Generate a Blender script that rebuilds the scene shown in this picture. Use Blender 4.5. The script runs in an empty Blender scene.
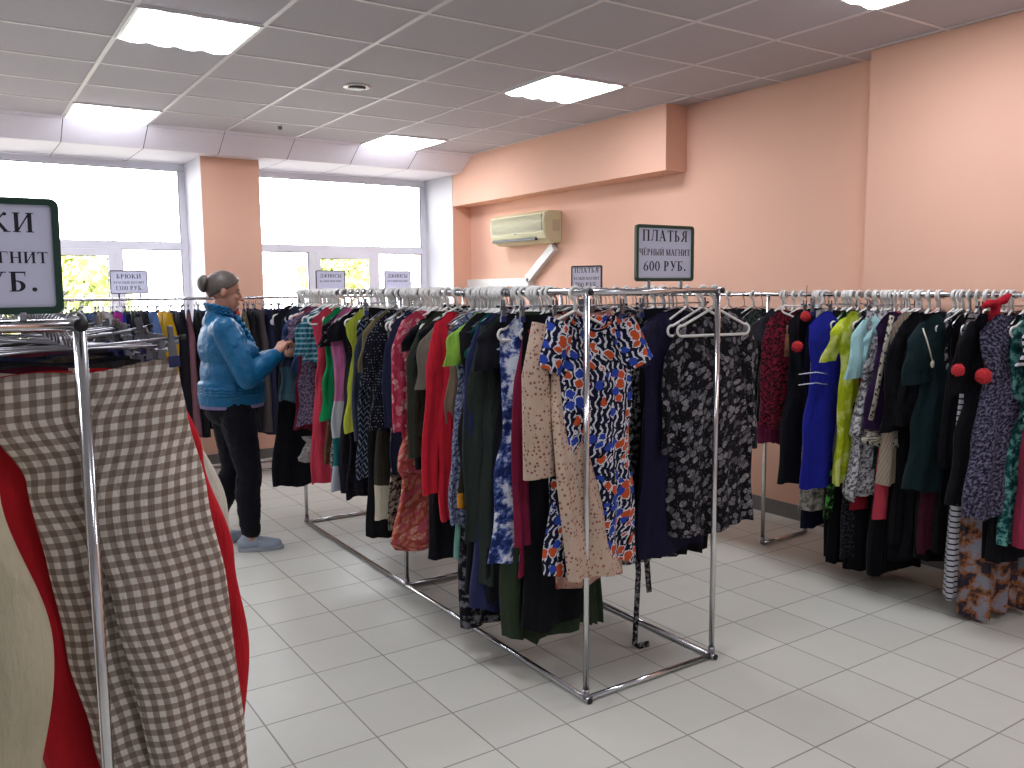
import bpy, math, random
from math import sin, cos, pi, radians, sqrt, atan2
from mathutils import Vector, Matrix
C = bpy.context.scene.collection
rnd = random.Random(7)
EYE = 1.55
CAM_YAW, CAM_PITCH, CAM_ROLL, FPX = radians(33.4965), radians(6.41226), radians(-0.475), 847.43

# ------------------------------------------------------------------ camera
def cam_axes():
    f = Vector((sin(CAM_YAW)*cos(CAM_PITCH), cos(CAM_YAW)*cos(CAM_PITCH), -sin(CAM_PITCH)))
    r = Vector((cos(CAM_YAW), -sin(CAM_YAW), 0)); u = r.cross(f)
    return r*cos(CAM_ROLL)+u*sin(CAM_ROLL), u*cos(CAM_ROLL)-r*sin(CAM_ROLL), f
CR, CU, CF = cam_axes()
cd = bpy.data.cameras.new('camera'); cam = bpy.data.objects.new('camera', cd); C.objects.link(cam)
cd.sensor_width = 36; cd.lens = FPX/1024*36; cd.clip_start = .05
m = Matrix((CR, CU, -CF)).transposed().to_4x4(); m.translation = (0, 0, EYE); cam.matrix_world = m
bpy.context.scene.camera = cam
def ray(x, y): return CR*((x-512)/FPX) - CU*((y-384)/FPX) + CF
def on_x(x, y, X):              # where a measured sight line meets the plane of a rack
    d = ray(x, y); p = d*(X/d.x); return p.x, p.y, p.z+EYE
def on_y(x, y, Y):
    d = ray(x, y); p = d*(Y/d.y); return p.x, p.y, p.z+EYE

# ------------------------------------------------------------------ materials
def lin(h):
    h = h.lstrip('#'); v = [int(h[i:i+2], 16)/255 for i in (0, 2, 4)]
    return tuple((c/12.92 if c <= .04045 else ((c+.055)/1.055)**2.4) for c in v)+(1,)
class NT:
    def __init__(s, name):
        s.m = bpy.data.materials.new(name); s.m.use_nodes = True; s.t = s.m.node_tree; s.t.nodes.clear()
        s.out = s.n('ShaderNodeOutputMaterial'); s.b = s.n('ShaderNodeBsdfPrincipled'); s.l(s.b.outputs[0], s.out.inputs[0])
    def n(s, k, **kw):
        o = s.t.nodes.new(k)
        for a, v in kw.items(): setattr(o, a, v)
        return o
    def l(s, a, b): s.t.links.new(a, b)
    def put(s, sock, v):
        if hasattr(v, 'is_output'): s.l(v, sock)
        else: sock.default_value = v
    def math(s, op, a, b=0., c=0.):
        o = s.n('ShaderNodeMath', operation=op)
        for i, v in enumerate((a, b, c)): s.put(o.inputs[i], v)
        return o.outputs[0]
    def mix(s, f, a, b, mode='MIX'):
        o = s.n('ShaderNodeMix', data_type='RGBA', blend_type=mode)
        s.put(o.inputs[0], f); s.put(o.inputs[6], a); s.put(o.inputs[7], b); return o.outputs[2]
    def coord(s, k='UV'): return s.n('ShaderNodeTexCoord').outputs[k]
    def noise(s, vec, scale, detail=3., rough=.5):
        o = s.n('ShaderNodeTexNoise'); s.l(vec, o.inputs['Vector']); o.inputs['Scale'].default_value = scale
        o.inputs['Detail'].default_value = detail; o.inputs['Roughness'].default_value = rough; return o
    def voro(s, vec, scale, rand=1., feat='F1'):
        o = s.n('ShaderNodeTexVoronoi', feature=feat); s.l(vec, o.inputs['Vector']); o.inputs['Scale'].default_value = scale
        o.inputs['Randomness'].default_value = rand; return o
    def sep(s, v):
        o = s.n('ShaderNodeSeparateXYZ'); s.l(v, o.inputs[0]); return o.outputs
    def warp(s, vec, scale, amt):
        a = s.noise(vec, scale, 2.); k = s.n('ShaderNodeVectorMath', operation='MULTIPLY_ADD')
        s.l(a.outputs['Color'], k.inputs[0]); k.inputs[1].default_value = (amt, amt, amt); s.l(vec, k.inputs[2]); return k.outputs[0]
    def ramp(s, f, stops, interp='CONSTANT'):
        o = s.n('ShaderNodeValToRGB'); cr = o.color_ramp; cr.interpolation = interp
        cr.elements[0].position = stops[0][0]; cr.elements[0].color = stops[0][1]
        cr.elements[1].position = stops[1][0]; cr.elements[1].color = stops[1][1]
        for p, c in stops[2:]: cr.elements.new(p).color = c
        s.l(f, o.inputs[0]); return o.outputs[0]
    def bump(s, h, strength=.3, dist=.01):
        o = s.n('ShaderNodeBump'); o.inputs['Strength'].default_value = strength; o.inputs['Distance'].default_value = dist
        s.l(h, o.inputs['Height']); s.l(o.outputs[0], s.b.inputs['Normal'])
    def set(s, col=None, rough=.6, metal=0., spec=None):
        if col is not None: s.put(s.b.inputs['Base Color'], col)
        s.b.inputs['Roughness'].default_value = rough; s.b.inputs['Metallic'].default_value = metal
        if spec is not None: s.b.inputs['Specular IOR Level'].default_value = spec
        return s
def simple(name, h, rough=.6, metal=0., var=.06, spec=None, nscale=30):
    k = NT(name); o = k.coord('Object'); nz = k.noise(o, nscale)
    c = lin(h); col = k.mix(nz.outputs[0], tuple(v*(1-var) for v in c[:3])+(1,), tuple(min(1, v*(1+var)) for v in c[:3])+(1,))
    k.set(col, rough, metal, spec); return k.m

FAB = {}
def fab(spec):
    """cloth: spec = (pattern, colours..., numbers...)"""
    if spec in FAB: return FAB[spec]
    k = NT('cloth_'+spec[0]); uv = k.coord('UV'); ob = k.coord('Object'); p = spec[0]; rough = .85
    if p == 'plain' or p == 'gloss':
        col = lin(spec[1]); rough = .85 if p == 'plain' else .42
    elif p == 'dots':       # base, dot, per metre, size
        v = k.voro(uv, spec[3], .35); col = k.mix(k.math('LESS_THAN', v.outputs['Distance'], spec[4]), lin(spec[1]), lin(spec[2]))
    elif p == 'floral':     # base, three petals, per metre, petal size
        w = k.warp(uv, spec[5]*1.6, .5/spec[5]); v = k.voro(w, spec[5]); s_ = k.sep(v.outputs['Color'])
        pet = k.ramp(s_[0], [(0, lin(spec[2])), (.4, lin(spec[3])), (.72, lin(spec[4]))])
        n2 = k.noise(uv, spec[5]*4, 2.); sm = k.n('ShaderNodeMapRange'); k.l(n2.outputs[0], sm.inputs[0]); sm.inputs[1].default_value = .42; sm.inputs[2].default_value = .6; pet = k.mix(k.math('MULTIPLY', sm.outputs[0], .62), pet, lin(spec[1]))
        col = k.mix(k.math('LESS_THAN', v.outputs['Distance'], spec[6]), lin(spec[1]), pet)
        v2 = k.voro(w, spec[5]*2.6); col = k.mix(k.math('LESS_THAN', v2.outputs['Distance'], .2), col, lin(spec[3]))
    elif p == 'cells':      # per metre, warp, then colour/threshold pairs
        w = k.warp(uv, spec[1]*1.3, spec[2]/spec[1]); v = k.voro(w, spec[1]); s_ = k.sep(v.outputs['Color'])
        st = spec[3]; col = k.ramp(s_[0], [(t, lin(c)) for c, t in st])
    elif p == 'mottle':     # per metre, dark, mid, light
        n = k.noise(uv, spec[1], 5., .65); col = k.ramp(n.outputs[0], [(0, lin(spec[2])), (.44, lin(spec[2])), (.5, lin(spec[3])), (.57, lin(spec[4]))], 'LINEAR')
    elif p == 'leopard':
        w = k.warp(uv, spec[3]*1.5, .5/spec[3]); v = k.voro(w, spec[3])
        d = v.outputs['Distance']; ring = k.math('MULTIPLY', k.math('GREATER_THAN', d, .18), k.math('LESS_THAN', d, .42))
        col = k.mix(ring, lin(spec[1]), lin(spec[2]))
    elif p == 'stripe':     # a, b, period, duty, axis
        x = k.sep(uv)[spec[5]]; f = k.math('FRACT', k.math('DIVIDE', x, spec[3])); col = k.mix(k.math('LESS_THAN', f, spec[4]), lin(spec[1]), lin(spec[2]))
    elif p == 'bands':      # colour bands down the length: (v position, colour)
        y = k.math('MULTIPLY', k.sep(uv)[1], -1.); col = k.ramp(y, [(t, lin(c)) for c, t in spec[1]])
    elif p == 'gingham':    # light, mid, dark, period
        s_ = k.sep(uv); a = k.math('LESS_THAN', k.math('FRACT', k.math('DIVIDE', s_[0], spec[4])), .5); b = k.math('LESS_THAN', k.math('FRACT', k.math('DIVIDE', s_[1], spec[4])), .5)
        q = k.math('MULTIPLY', k.math('ADD', a, b), .5); col = k.ramp(q, [(0, lin(spec[1])), (.3, lin(spec[2])), (.8, lin(spec[3]))])
        nz = k.noise(uv, 900, 2.); col = k.mix(k.math('MULTIPLY', nz.outputs[0], .25), col, lin(spec[2]))
    elif p == 'plaid':
        s_ = k.sep(uv); a = k.math('LESS_THAN', k.math('FRACT', k.math('DIVIDE', s_[0], spec[4])), .3); b = k.math('LESS_THAN', k.math('FRACT', k.math('DIVIDE', s_[1], spec[4])), .35)
        col = k.mix(k.math('MULTIPLY', a, .8), lin(spec[1]), lin(spec[2])); col = k.mix(k.math('MULTIPLY', b, .6), col, lin(spec[3]))
    elif p == 'print':      # the bold navy/white/orange/blue print
        s_ = k.sep(uv); n = k.noise(uv, 28, 2.); y = s_[1]
        wav = k.math('ADD', s_[0], k.math('MULTIPLY', k.math('SINE', k.math('MULTIPLY', y, 150.)), .004)); wav = k.math('ADD', wav, k.math('MULTIPLY', n.outputs[0], .024))
        f = k.math('FRACT', k.math('DIVIDE', wav, .024)); brk = k.math('GREATER_THAN', k.noise(uv, 60, 1.).outputs[0], .44); base = k.mix(k.math('MULTIPLY', brk, k.math('LESS_THAN', f, .34)), lin('14152b'), lin('d8d8e2'))
        w = k.warp(uv, 55, .022); v = k.voro(w, 26, .8); c = k.sep(v.outputs['Color']); d = v.outputs['Distance']
        pick = k.ramp(c[0], [(0, lin('c9562c')), (.36, lin('2f49a8')), (.66, lin('14152b'))])
        blob = k.math('MULTIPLY', k.math('LESS_THAN', d, .46), k.math('LESS_THAN', c[0], .66)); rim = k.math('MULTIPLY', k.math('LESS_THAN', d, .56), k.math('LESS_THAN', c[0], .5))
        col = k.mix(rim, base, lin('dedee6')); col = k.mix(blob, col, pick)
    elif p == 'sprig':      # ground, sprig, per metre
        v = k.voro(uv, spec[3], .6); n = k.noise(uv, spec[3]*3, 2.)
        col = k.mix(k.math('LESS_THAN', k.math('ADD', v.outputs['Distance'], k.math('MULTIPLY', n.outputs[0], .35)), .5), lin(spec[1]), lin(spec[2]))
    elif p == 'zigzag':
        s_ = k.sep(uv); z = k.math('ADD', s_[1], k.math('MULTIPLY', k.math('PINGPONG', s_[0], .02), 1.3)); f = k.math('FRACT', k.math('DIVIDE', z, .03))
        col = k.mix(k.math('LESS_THAN', f, .28), lin(spec[1]), lin(spec[2]))
    nz = k.noise(ob, 9, 3.); col = k.mix(.55, col, k.mix(nz.outputs[0], (.55, .55, .55, 1), (1, 1, 1, 1)), 'MULTIPLY')
    k.set(col, rough, 0., .14); k.b.inputs['Sheen Weight'].default_value = .02
    mp = k.n('ShaderNodeMapping'); mp.inputs['Scale'].default_value = (1, 1, .2); k.l(ob, mp.inputs[0]); n2 = k.noise(mp.outputs[0], 34, 3., .55); n3 = k.noise(ob, 22, 4.)
    k.bump(k.math('ADD', n2.outputs[0], k.math('MULTIPLY', n3.outputs[0], .6)), .5, .022)
    FAB[spec] = k.m; return k.m

CHROME = simple('chrome_tube', 'd4d4d6', .17, 1., .02)
STEEL = simple('hanger_steel', '97979c', .3, 1., .05)
WHITEP = simple('white_plastic', 'dcd9d3', .42, 0, .03)
PINKP = simple('pink_plastic', 'd9a9a4', .42, 0, .03)
BLACKP = simple('black_plastic', '121214', .5, 0, .1)
NAVYP = simple('navy_rubber', '1b1f55', .5, 0, .1)
GREENP = simple('green_frame_plastic', '123a2b', .38, 0, .05)
BLACKF = simple('dark_frame_plastic', '20212b', .4, 0, .05)
PAPER = NT('paper'); PAPER.set(lin('d3d2da'), .4, 0, .3); _t = PAPER.n('ShaderNodeBsdfTranslucent'); _t.inputs[0].default_value = lin('dcdcec'); _m = PAPER.n('ShaderNodeMixShader'); _m.inputs[0].default_value = .45; PAPER.l(PAPER.b.outputs[0], _m.inputs[1]); PAPER.l(_t.outputs[0], _m.inputs[2]); PAPER.l(_m.outputs[0], PAPER.out.inputs[0]); PAPER = PAPER.m
INK = simple('printing_ink', '1d1a26', .7, 0, .05)
PVC = simple('window_pvc', 'e9e9f0', .35, 0, .02)
WHITEWALL = simple('white_paint', 'e6e4ea', .8, 0, .02, nscale=3)

def emat(name, h, strength):
    k = NT(name); k.set(lin(h), .5); k.b.inputs['Emission Color'].default_value = lin(h); k.b.inputs['Emission Strength'].default_value = strength; return k.m
def wall_mat():
    k = NT('peach_paint'); o = k.coord('Object'); a = k.noise(o, 1.1, 4., .6); b = k.noise(o, 260, 2.)
    col = k.mix(a.outputs[0], lin('e6b399'), lin('ecbea5')); k.set(col, .72, 0, .3); k.bump(b.outputs[0], .12, .002); return k.m
def ceil_mat():
    k = NT('ceiling_tile'); o = k.coord('Object'); s_ = k.sep(o)
    ix = k.math('FLOOR', k.math('DIVIDE', k.math('SUBTRACT', s_[0], .82), .6)); iy = k.math('FLOOR', k.math('DIVIDE', k.math('SUBTRACT', s_[1], .17), .6))
    w = k.n('ShaderNodeTexWhiteNoise', noise_dimensions='2D'); cb = k.n('ShaderNodeCombineXYZ'); k.l(ix, cb.inputs[0]); k.l(iy, cb.inputs[1]); k.l(cb.outputs[0], w.inputs['Vector'])
    a = k.noise(o, 140, 4., .7); col = k.mix(a.outputs[0], lin('adaab0'), lin('c8c5ca')); col = k.mix(k.math('MULTIPLY', w.outputs['Value'], .3), col, lin('bdbac0'))
    k.set(col, .9, 0, .2); k.bump(a.outputs[0], .25, .004); return k.m
def floor_mat():
    k = NT('floor_tile'); o = k.coord('Object'); s_ = k.sep(o)
    u = k.math('DIVIDE', k.math('SUBTRACT', s_[0], .245), .3); v = k.math('DIVIDE', k.math('SUBTRACT', s_[1], .2), .3)
    def edge(q): return k.math('LESS_THAN', k.math('ABSOLUTE', k.math('SUBTRACT', k.math('FRACT', k.math('ADD', q, .5)), .5)), .0105)
    g = k.math('MAXIMUM', edge(u), edge(v))
    w = k.n('ShaderNodeTexWhiteNoise', noise_dimensions='2D'); cb = k.n('ShaderNodeCombineXYZ'); k.l(k.math('FLOOR', u), cb.inputs[0]); k.l(k.math('FLOOR', v), cb.inputs[1]); k.l(cb.outputs[0], w.inputs['Vector'])
    t = k.mix(w.outputs['Value'], lin('c7c6bc'), lin('d2d1c6')); n = k.noise(o, 5, 5., .65); n2 = k.noise(o, 190, 2.)
    t = k.mix(k.math('MULTIPLY', n.outputs[0], .45), t, lin('b9b6a9')); t = k.mix(k.math('MULTIPLY', n2.outputs[0], .2), t, lin('dcdad0'))
    dn = k.noise(o, 2.2, 3.); gc = k.mix(dn.outputs[0], lin('79766e'), lin('a8a59a')); col = k.mix(g, t, gc)
    k.set(col, .33, 0, .45); rr = k.n('ShaderNodeMapRange'); k.l(n.outputs[0], rr.inputs[0]); rr.inputs[3].default_value = .26; rr.inputs[4].default_value = .46
    k.l(k.math('ADD', rr.outputs[0], k.math('MULTIPLY', g, .3)), k.b.inputs['Roughness'])
    k.bump(k.math('SUBTRACT', 1., g), .35, .002); return k.m
def glass_mat():
    k = NT('window_glass'); t = k.n('ShaderNodeBsdfTransparent'); g = k.n('ShaderNodeBsdfGlossy'); g.inputs['Roughness'].default_value = .02
    mx = k.n('ShaderNodeMixShader'); f = k.n('ShaderNodeFresnel'); f.inputs[0].default_value = 1.35; k.l(f.outputs[0], mx.inputs[0]); k.l(t.outputs[0], mx.inputs[1]); k.l(g.outputs[0], mx.inputs[2]); k.l(mx.outputs[0], k.out.inputs[0]); return k.m
WALL, CEIL, FLOOR, GLASS = wall_mat(), ceil_mat(), floor_mat(), glass_mat()

# ------------------------------------------------------------------ mesh building
class MB:
    def __init__(s): s.v, s.f, s.uv = [], [], {}
    def box(s, x0, x1, y0, y1, z0, z1):
        b = len(s.v); s.v += [(x, y, z) for z in (z0, z1) for y in (y0, y1) for x in (x0, x1)]
        for q in ((0, 2, 3, 1), (4, 5, 7, 6), (0, 1, 5, 4), (2, 6, 7, 3), (0, 4, 6, 2), (1, 3, 7, 5)): s.f.append(tuple(b+i for i in q))
        return s
    def grid(s, rows, wrap=True, uvs=None, cap0=False, cap1=False):
        b = len(s.v); n = len(rows[0])
        for r in rows: s.v += [tuple(p) for p in r]
        for j in range(len(rows)-1):
            for i in range(n if wrap else n-1):
                k = (i+1) % n; fi = len(s.f)
                s.f.append((b+j*n+i, b+j*n+k, b+(j+1)*n+k, b+(j+1)*n+i))
                if uvs: s.uv[fi] = (uvs[j][i], uvs[j][i+1], uvs[j+1][i+1], uvs[j+1][i])
        if cap0: s.f.append(tuple(b+i for i in reversed(range(n))))
        if cap1: s.f.append(tuple(b+(len(rows)-1)*n+i for i in range(n)))
        return s
    def tube(s, pts, r, n=10, flat=1., caps=True, closed=False, ref=None):
        """r: number or list of radii; flat: thickness ratio across the reference direction"""
        P = [Vector(p) for p in pts]; rows = []; uvs = []; run = 0.
        R = r if isinstance(r, (list, tuple)) else [r]*len(P)
        up = Vector(ref) if ref else None; prev = None
        for i, p in enumerate(P):
            a = P[i-1] if (i or closed) else p; c = P[(i+1) % len(P)] if (i < len(P)-1 or closed) else p
            t = (c-a).normalized()
            if prev is None or up is not None:
                q = up or (Vector((0, 0, 1)) if abs(t.z) < .9 else Vector((1, 0, 0))); x = (q-t*q.dot(t)).normalized()
            else: x = (prev-t*prev.dot(t)).normalized()
            prev = x; y = t.cross(x)
            rows.append([p+x*(cos(2*pi*k/n)*R[i]*flat)+y*(sin(2*pi*k/n)*R[i]) for k in range(n)])
            if i: run += (p-P[i-1]).length
            uvs.append([(2*pi*R[i]*k/n*.8, -run) for k in range(n+1)])
        if closed: rows.append(rows[0]); uvs.append(uvs[0])
        return s.grid(rows, True, uvs, caps and not closed, caps and not closed)
    def lathe(s, prof, n=24, c=(0, 0, 0), axis='z'):
        rows = []
        for r, h in prof:
            ring = [(r*cos(2*pi*k/n), r*sin(2*pi*k/n), h) for k in range(n)]
            if axis == 'y': ring = [(x, z, -y) for x, y, z in ring]
            if axis == 'x': ring = [(z, x, y) for x, y, z in ring]
            rows.append([(x+c[0], y+c[1], z+c[2]) for x, y, z in ring])
        return s.grid(rows, True, None, True, True)
    def ball(s, c, r, n=16, m=10, rot=None):
        r = (r, r, r) if isinstance(r, (int, float)) else r; rows = []
        for j in range(m+1):
            th = pi*(.002+.996*j/m)
            row = [Vector((r[0]*sin(th)*cos(2*pi*i/n), r[1]*sin(th)*sin(2*pi*i/n), -r[2]*cos(th))) for i in range(n)]
            if rot: row = [rot @ p for p in row]
            rows.append([p+Vector(c) for p in row])
        return s.grid(rows, True, None, True, True)
    def prism(s, poly, y0, y1):      # polygon in the xz plane pushed along y
        b = len(s.v); n = len(poly); s.v += [(x, y0, z) for x, z in poly]+[(x, y1, z) for x, z in poly]
        s.f.append(tuple(b+i for i in range(n))); s.f.append(tuple(b+n+i for i in reversed(range(n))))
        for i in range(n): k = (i+1) % n; s.f.append((b+i, b+n+i, b+n+k, b+k))
        return s
    def mesh(s, name, mat, smooth=True):
        me = bpy.data.meshes.new(name); me.from_pydata([tuple(v) for v in s.v], [], s.f); me.validate(clean_customdata=False)
        if s.uv:
            lay = me.uv_layers.new(name='UVMap')
            for fi, u in s.uv.items():
                p = me.polygons[fi]
                for li, w in zip(p.loop_indices, u): lay.data[li].uv = w
        for p in me.polygons: p.use_smooth = smooth
        me.materials.append(mat); return me
    def build(s, name, mat, parent=None, smooth=True, bevel=0):
        return link(name, s.mesh(name, mat, smooth), parent, bevel)
def link(name, me, parent=None, bevel=0):
    o = bpy.data.objects.new(name, me); C.objects.link(o)
    if parent: o.parent = parent
    if bevel:
        b = o.modifiers.new('bevel', 'BEVEL'); b.width = bevel; b.segments = 2; b.limit_method = 'ANGLE'
    return o
def tag(o, label, cat, group=None):
    o['label'] = label; o['category'] = cat
    if group: o['group'] = group
    return o
def thing(name, label, cat, loc=(0, 0, 0), rz=0, group=None):
    o = bpy.data.objects.new(name, None); C.objects.link(o); o.location = loc; o.rotation_euler = (0, 0, rz); o.empty_display_size = .1
    return tag(o, label, cat, group)
def struct(name, mb, mat, smooth=False, bevel=0, parent=None):
    o = mb.build(name, mat, parent, smooth, bevel)
    if not parent: o['kind'] = 'structure'
    return o

# ------------------------------------------------------------------ the setting
CH = 2.875; XL, YB = -3.6, -2.6; XR, XN = 4.63, 4.46; YW = 7.76; YF = 8.4; ZS = 2.715
struct('floor', MB().box(XL, XR+.3, YB, YF+.3, -.06, 0), FLOOR)
struct('ceiling', MB().box(XL, XR+.3, YB, 7.33, CH, CH+.06), CEIL)
g = MB()
lights_xy = [(.82, 4.37), (.82, 6.77), (3.22, 6.77), (3.22, 4.37), (3.22, 1.97), (.82, 1.97), (.82, -.43), (3.22, -.43), (-1.58, 6.77), (-1.58, 4.37), (-1.58, 1.97)]
for k in range(-7, 8):
    x = .82+.6*k
    if XL < x < XR-.2: g.box(x-.012, x+.012, YB, 7.33, CH-.005, CH-.0005)
struct('trim_1', g, simple('ceiling_runner', 'd6d2d4', .5, 0, .03))
g = MB()
for k in range(-5, 14):
    y = .17+.6*(k-1)
    if YB < y < 7.33: g.box(XL, XR, y-.009, y+.009, CH-.004, CH-.0005)
struct('trim_2', g, simple('ceiling_cross_bar', 'e6e2e4', .5, 0, .03))
# dropped bulkhead along the windows: sloping panels, then a flat soffit
bm_ = MB(); x = -3.38-.6
while x < 4.42:
    a, b = max(x+.003, XL), min(x+.597, 4.419)
    bm_.grid([[(a, 7.33, CH), (b, 7.33, CH)], [(a, 7.58, ZS), (b, 7.58, ZS)]], False)
    bm_.grid([[(a, 7.58, ZS), (b, 7.58, ZS)], [(a, YF+.05, ZS+.004), (b, YF+.05, ZS+.004)]], False); x += .6
struct('trim_3', bm_, simple('bulkhead_panel', 'e9e6ee', .75, 0, .03))
struct('trim_4', MB().box(XL, XR, 7.36, YF+.1, CH-.02, CH+.05).box(XL, XR, 7.62, YF+.1, ZS+.012, ZS+.05), simple('bulkhead_backing', '77747a', .8))
# right wall: recessed far stretch, thicker near stretch, boxed soffit and end pier
struct('wall_right', MB().box(XR, XR+.2, 3.02, YF+.2, 0, CH).box(XN, XR+.2, YB, 3.02, 0, CH).box(4.42, XR+.2, YW, YF+.3, 0, CH), WALL)
struct('wall_soffit', MB().box(4.42, XR+.01, 4.63, YW+.002, 2.40, CH-.002), WALL)
PALE = simple('pale_grey_paint', 'd6d8de', .8, 0, .03, nscale=3)
struct('wall_left', MB().box(XL-.2, XL, YB, YF+.2, 0, CH), PALE)
struct('wall_back', MB().box(XL-.2, XR+.2, YB-.2, YB, 0, CH), PALE)
struct('wall_front', MB().box(XL, 4.419, YW, YF-.03, 0, .86).box(1.91, 2.42, YW, YF+.2, .86, ZS+.002).box(-.6, -.09, YW, YF+.2, .86, ZS+.002).box(XL, -2.6, YW, YF+.2, .86, ZS+.002), WALL)
rv = MB()
for xa in (1.9085, 2.4185, -.6015, -.0915): rv.box(xa, xa+.003, YW+.004, YF+.02, .88, ZS)
rv.box(4.417, 4.4195, YW+.004, YF+.02, .88, ZS)
struct('trim_5', rv, WHITEWALL)
struct('trim_6', MB().box(-2.6, 4.42, YF-.05, YF+.3, 0, .90), WHITEWALL)
BB = simple('baseboard_tile', '6f6a66', .4, 0, .1)
struct('baseboard_right', MB().box(XR-.012, XR+.001, 3.02, YW, 0, .1).box(XN-.012, XN+.001, YB, 3.02, 0, .1), BB)
struct('baseboard_front', MB().box(XL, 4.58, YW-.012, YW+.001, 0, .09), BB)
GASKET = simple('window_gasket', '6a6a74', .5)
def window(n, x0, x1):
    root = bpy.data.objects.new('window_%d' % n, None); C.objects.link(root); root['kind'] = 'structure'; root.location = (0, YF, 0)
    zt, zb, zm = ZS-.004, .92, 1.965; f = .055; y0, y1 = -.04, .03
    fr = MB().box(x0, x1, y0, y1, zt-f, zt).box(x0, x0+f, y0, y1, zb, zt-f).box(x1-f, x1, y0, y1, zb, zt-f).box(x0+f, x1-f, y0, y1, zb, zb+f).box(x0+f, x1-f, y0, y1, zm-.03, zm+.035)
    w = x1-x0; m1, m2 = x0+.345*w, x0+.70*w
    for mx in (m1, m2): fr.box(mx-.03, mx+.03, y0, y1, zb+f, zm-.03)
    fr.build('window_frame', PVC, root, False, .004)
    s = MB(); a, b = m1+.03, m2-.03; q = .06
    s.box(a, b, y0-.015, y0+.005, zm-.03-q, zm-.03).box(a, b, y0-.015, y0+.005, zb+f, zb+f+q).box(a, a+q, y0-.015, y0+.005, zb+f+q, zm-.03-q).box(b-q, b, y0-.015, y0+.005, zb+f+q, zm-.03-q)
    sh = s.build('opening_sash', PVC, root, False, .004)
    MB().box(a+.02, a+.04, y0-.05, y0-.015, 1.40, 1.43).box(a+.02, a+.04, y0-.055, y0-.04, 1.31, 1.43).build('sash_handle', WHITEP, sh, False, .003)
    ga = MB()
    for (p0, p1, z0, z1) in ((x0+f, x1-f, zm+.035, zt-f), (x0+f, m1-.03, zb+f, zm-.03), (a+q, b-q, zb+f+q, zm-.03-q), (m2+.03, x1-f, zb+f, zm-.03)):
        t = .007; yy0, yy1 = y0+.012, y0+.02
        ga.box(p0, p1, yy0, yy1, z1-t, z1).box(p0, p1, yy0, yy1, z0, z0+t).box(p0, p0+t, yy0, yy1, z0, z1).box(p1-t, p1, yy0, yy1, z0, z1)
    ga.build('gasket', GASKET, root, False)
    MB().box(x0+f-.01, x1-f+.01, -.004, .004, zb+f-.01, zt-f+.01).build('glass_pane', GLASS, root, False)
    MB().box(x0-.002, x1+.002, -.40, y0, .885, .92).build('window_sill', PVC, root, False, .006)
window(1, -.09, 1.91); window(2, 2.42, 4.42); window(3, -2.6, -.6)  # third window is unseen, added to let in more daylight

# security grille outside each window
GR = simple('grille_paint', 'a9a9ae', .6)
for x0, x1, lab in ((-.09, 1.91, 'pale metal lattice grille outside the left window'), (2.42, 4.42, 'pale metal lattice grille outside the right window'), (-2.6, -.6, 'pale metal lattice grille outside the added unseen window further left')):
    r = thing('window_grille', lab, 'grille', ((x0+x1)/2, YF+.24, .9)); h = 1.9; w = x1-x0; b = MB(); s = .46
    for z in (.02, .62, 1.0, h): b.tube([(-w/2, 0, z), (w/2, 0, z)], .004, 6)
    for k in range(-5, 10):
        for sg in (1, -1):
            xa = -w/2+k*s; seg = []
            lo = 0.; hi = h
            p0, p1 = (xa, lo), (xa+sg*hi*.8, hi)
            # clip to the opening
            def cl(P, Q):
                t0, t1 = 0., 1.; dx = Q[0]-P[0]
                for lim, sgn in ((-w/2, 1), (w/2, -1)):
                    da = sgn*(P[0]-lim); db = sgn*(Q[0]-lim)
                    if da < 0 and db < 0: return None
                    if da < 0: t0 = max(t0, da/(da-db))
                    if db < 0: t1 = min(t1, da/(da-db))
                return None if t0 >= t1 else ((P[0]+dx*t0, P[1]+(Q[1]-P[1])*t0), (P[0]+dx*t1, P[1]+(Q[1]-P[1])*t1))
            c = cl(p0, p1)
            if c: b.tube([(c[0][0], .004*sg, c[0][1]), (c[1][0], .004*sg, c[1][1])], .0035, 6)
    b.build('lattice', GR, r)
# outside: yard and a leafy tree beyond each window
struct('terrain', MB().box(-30, 40, YF+.3, 45, -.3, -.05), simple('yard_paving', 'b9b6ae', .9, 0, .15, nscale=2))
LEAF = NT('tree_leaf'); lo_ = LEAF.coord('Object'); ln_ = LEAF.noise(lo_, 3., 2.); LEAF.set(LEAF.mix(ln_.outputs[0], lin('9aa862'), lin('cfd48c')), .8); LEAF = LEAF.m
BARK = simple('tree_bark', '6d6152', .9, 0, .2)
def tree(x, y, h, r, lab, seed, low=.0):
    q = random.Random(seed); t = thing('tree', lab, 'tree', (x, y, -.05)); b = MB().tube([(0, 0, 0), (.05, 0, h*.4), (0, .1, h*.8)], [.14, .1, .04], 8)
    for i in range(7):
        a = q.uniform(0, 6.28); b.tube([(0, 0, h*(.3+.06*i)), (cos(a)*r*.5, sin(a)*r*.5, h*(.42+.07*i)), (cos(a)*r*.9, sin(a)*r*.9, h*(.5+.07*i))], [.05, .03, .012], 6)
    b.build('trunk', BARK, t); lf = MB()
    for i in range(5200):
        while True:
            p = Vector((q.uniform(-1, 1), q.uniform(-1, 1), q.uniform(-1, 1)))
            if .25 < p.length < 1: break
        c = Vector((p.x*r, p.y*r, low+(h-low)*(.5+.5*p.z))); n = Vector((q.gauss(0, 1), q.gauss(0, 1), q.gauss(0, 1))).normalized(); u = n.orthogonal().normalized()*q.uniform(.06, .12); v = n.cross(u)*.6
        k = len(lf.v); lf.v += [c-u, c-v*.9, c+u, c+v*.9]; lf.f.append((k, k+1, k+2, k+3))
    lf.build('leaves', LEAF, t, False)
tree(1.15, 13.5, 2.35, 1.15, 'yellow-green leafy tree outside the left window', 3, .2)
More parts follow.
